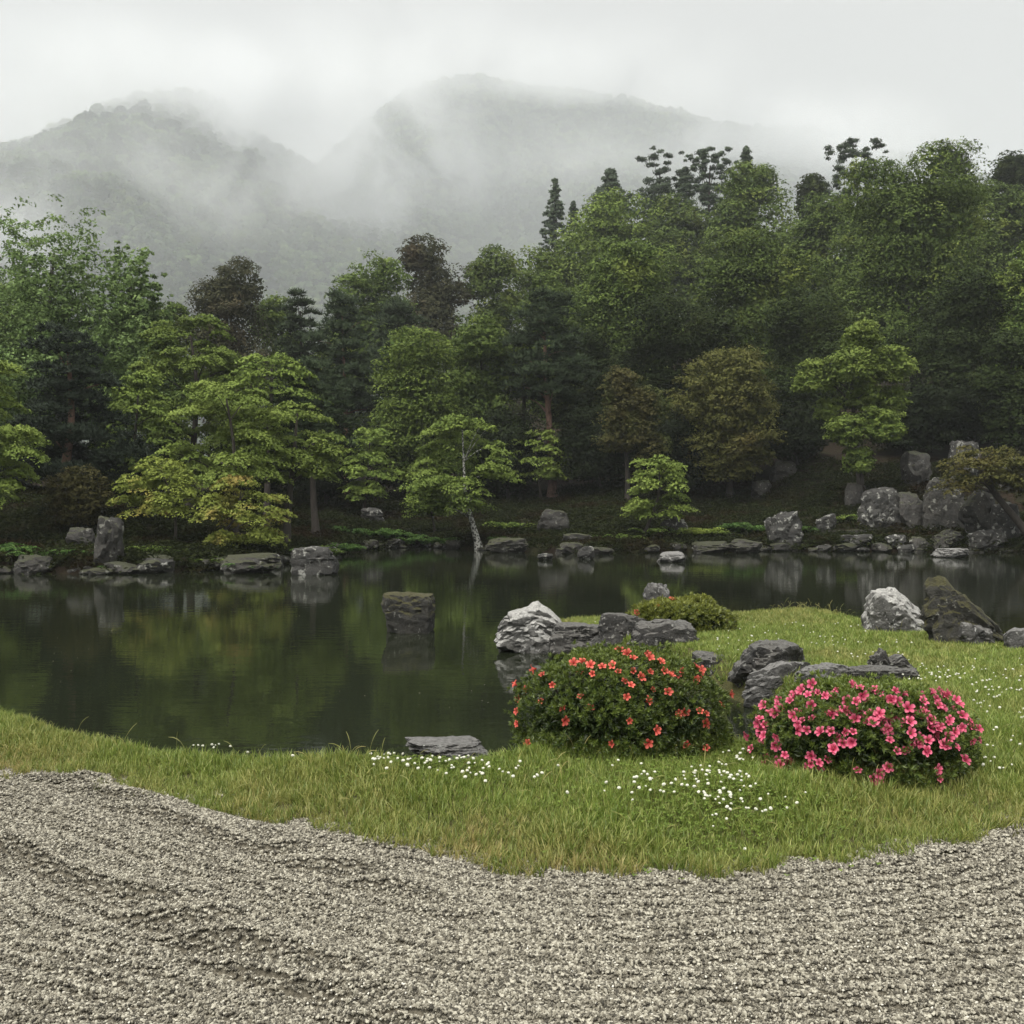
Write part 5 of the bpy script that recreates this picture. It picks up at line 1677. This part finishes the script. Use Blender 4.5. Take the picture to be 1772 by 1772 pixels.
# fallen petals and specks drifting on the pond
m, N, L = mat_new('pond_specks')
out = N.new('ShaderNodeOutputMaterial')
p = N.new('ShaderNodeBsdfPrincipled')
p.inputs['Base Color'].default_value = (0.35, 0.33, 0.22, 1)
p.inputs['Roughness'].default_value = 0.6
L.new(p.outputs['BSDF'], out.inputs['Surface'])
SPK = []
for k in range(3):
    V = np.array([[np.cos(a_) * (1 + 0.2 * np.sin(3 * a_ + k)), np.sin(a_) * (0.5 + 0.2 * k), 0.15 * np.sin(2 * a_)] for a_ in np.linspace(0, 2 * np.pi, 6, endpoint=False)]) * 0.012
    me = npmesh('speck', V, np.array([[0, 1, 2], [0, 2, 3], [0, 3, 4], [0, 4, 5]]))
    me.materials.append(m)
    SPK.append(me)
rng = np.random.default_rng(66)
P = np.stack([rng.uniform(-6, 1.5, 400), rng.uniform(7.5, 24, 400), np.full(400, WATER + 0.006)], 1)
P = P[(poly_sd(P[None, :, 0], P[None, :, 1], LAND)[0] < -0.4) & (fbm2(P[None, :, 0] * 0.35, P[None, :, 1] * 0.2, 2, 88)[0] > 0.05) & (np.abs(P[:, 0]) < 0.55 * P[:, 1])]
scatter('floating_petals', P, SPK, 12, (0.3, 0.8), 0.03)

# ------------------------------------------------------------------ white clover
m, N, L = mat_new('clover_white')
out = N.new('ShaderNodeOutputMaterial')
p = N.new('ShaderNodeBsdfPrincipled')
p.inputs['Base Color'].default_value = (0.60, 0.60, 0.50, 1)
p.inputs['Roughness'].default_value = 0.7
L.new(p.outputs['BSDF'], out.inputs['Surface'])
M_clover = m
M_cleaf = leaf_mat('clover_leaf', (0.10, 0.155, 0.032), (0.19, 0.25, 0.055))
def clover_head(seed):
    rng = np.random.default_rng(seed)
    V, Fq = ICO[3]
    P = V * (0.86 + 0.30 * np.abs(vnoise(V * 4.2, seed)) + 0.12 * rng.uniform(-1, 1, len(V)))[:, None] * np.array([1, 1, 0.85]) * 0.0078
    me = npmesh('flower_head', P, Fq)
    me.materials.append(M_clover)
    return me
HEADS = [clover_head(k) for k in range(3)]

def clover_patch(cx, cy, heads, label, d_hint, nleaf, area, seed, far=False):
    """heads: picture positions of the flower heads"""
    rng = np.random.default_rng(seed)
    gx_, gy_ = ground(cx, cy, 0.09)
    root = thing('clover_patch', (gx_, gy_, lawn_at(gx_, gy_)), label, 'clover', 'white clover patches in the lawn')
    o0 = np.array(root.location)
    for k, (px, py) in enumerate(heads):
        z = 0.15 if not far else 0.11
        x_, y_ = ground(px, py, z)
        for _ in range(3):
            z = max(0.03, lawn_at(x_, y_) + (0.075 if not far else 0.06))
            x_, y_ = ground(px, py, z)
        h = obj('flower_head', HEADS[k % 3], None, root)
        h.location = np.array([x_, y_, z]) - o0
        s = rng.uniform(0.6, 1.25)
        h.scale = (s, s, s * 0.85)
        h.rotation_euler = (rng.normal() * 0.3, rng.normal() * 0.3, rng.uniform(0, 6))
    # leaves: three leaflets each
    if nleaf:
        px = rng.normal(cx, area[0], nleaf)
        py = rng.normal(cy, area[1], nleaf)
        x_, y_ = ground(px, np.clip(py, 1290, 1480), 0.11)
        ok = poly_sd(x_[None], y_[None], LAND)[0] > 0.05
        x_, y_ = x_[ok], y_[ok]
        sw_, sg_ = poly_sd(x_[None], y_[None], LAND), poly_sd(x_[None], y_[None], GRAVEL)
        z_ = lawn_z(x_[None], y_[None], sw_, sg_)[0] + rng.uniform(0.012, 0.05, len(x_))
        c = np.stack([x_, y_, z_], 1)
        cs, nr, ax = [], [], []
        for q in range(3):
            a = rng.uniform(0, 0.4, len(c)) + q * 2.09
            v = np.stack([np.cos(a), np.sin(a), np.full(len(c), 0.15)], 1)
            cs.append(c + v * 0.008)
            ax.append(v)
            nr.append(np.array([0, 0, 1.0]) + rng.normal(size=c.shape) * 0.25)
        cs, nr, ax = np.concatenate(cs), np.concatenate(nr), np.concatenate(ax)
        V, Fq = leaf_arrays(cs - o0, nr, np.full(len(cs), 0.015), rng, 0.85, axis=ax)
        tag(obj('leaves', npmesh('leaves', V, Fq, {'tone': np.repeat(rng.uniform(0, 1, len(cs)), 4)}), M_cleaf, root), kind='stuff')
    return root

rng = np.random.default_rng(8)
h1 = [(rng.normal(745, 42), rng.normal(1316, 9)) for _ in range(46)] + [(rng.normal(662, 14), rng.normal(1313, 5)) for _ in range(10)] + [(rng.normal(830, 20), rng.normal(1332, 7)) for _ in range(12)]
h1 += [(880, 1338), (888, 1344), (893, 1330), (870, 1336), (930, 1342), (938, 1338), (925, 1345), (900, 1318), (897, 1326), (805, 1345), (800, 1336), (840, 1352)]
clover_patch(745, 1330, h1, 'white clover flowering in front of the flat grey slab', 6, 900, (75, 12), 21)
h2 = [(rng.normal(1272, 48), rng.normal(1345, 36)) for _ in range(110)] + [(rng.normal(1190, 40), rng.normal(1340, 16)) for _ in range(24)]
h2 = [(a, b_) for a, b_ in h2 if b_ > 1292 and not (a > 1315 and b_ < 1365) and not (a < 1240 and b_ < 1322)]
clover_patch(1262, 1365, h2, 'dense white clover between the two azaleas', 6, 2000, (120, 40), 22)
h3 = [(rng.uniform(1020, 1180), rng.normal(1350, 14)) for _ in range(16)] + [(966, 1325), (982, 1372), (1095, 1385), (1240, 1410), (1320, 1405), (1360, 1380), (1395, 1372), (1380, 1390), (1290, 1470), (1060, 1325), (1110, 1322)]
clover_patch(1080, 1380, h3, 'thinly scattered white clover below the coral-orange azalea', 6, 0, (60, 20), 23)
h4 = [(342, 1290), (350, 1291), (366, 1289), (372, 1290), (378, 1288), (369, 1294), (398, 1292), (428, 1302), (506, 1308), (334, 1290)]
clover_patch(380, 1300, h4, 'few white clover heads on the lawn edge at the left', 6, 0, (60, 10), 24)
h5 = [(rng.uniform(1560, 1790), rng.normal(1160, 13)) for _ in range(60)] + [(rng.uniform(1660, 1790), rng.normal(1195, 14)) for _ in range(34)] + [(rng.uniform(1680, 1780), rng.uniform(1215, 1330)) for _ in range(26)]
clover_patch(1700, 1180, h5, 'white clover strewn over the lawn right of the black rocks', 9, 0, (60, 10), 25, far=True)
h6 = [(rng.uniform(1240, 1500), rng.uniform(1074, 1125)) for _ in range(60)] + [(rng.uniform(1450, 1600), rng.uniform(1105, 1150)) for _ in range(24)] + [(1040, 1071), (1048, 1072), (1030, 1076)]
clover_patch(1380, 1100, h6, 'tiny white clover dots on the far lawn by the pond', 12, 0, (60, 10), 26, far=True)
print('SCENE BUILT', LEAVES, len(bpy.data.objects), sum(len(o.data.polygons) for o in COL.objects if o.type == 'MESH'))
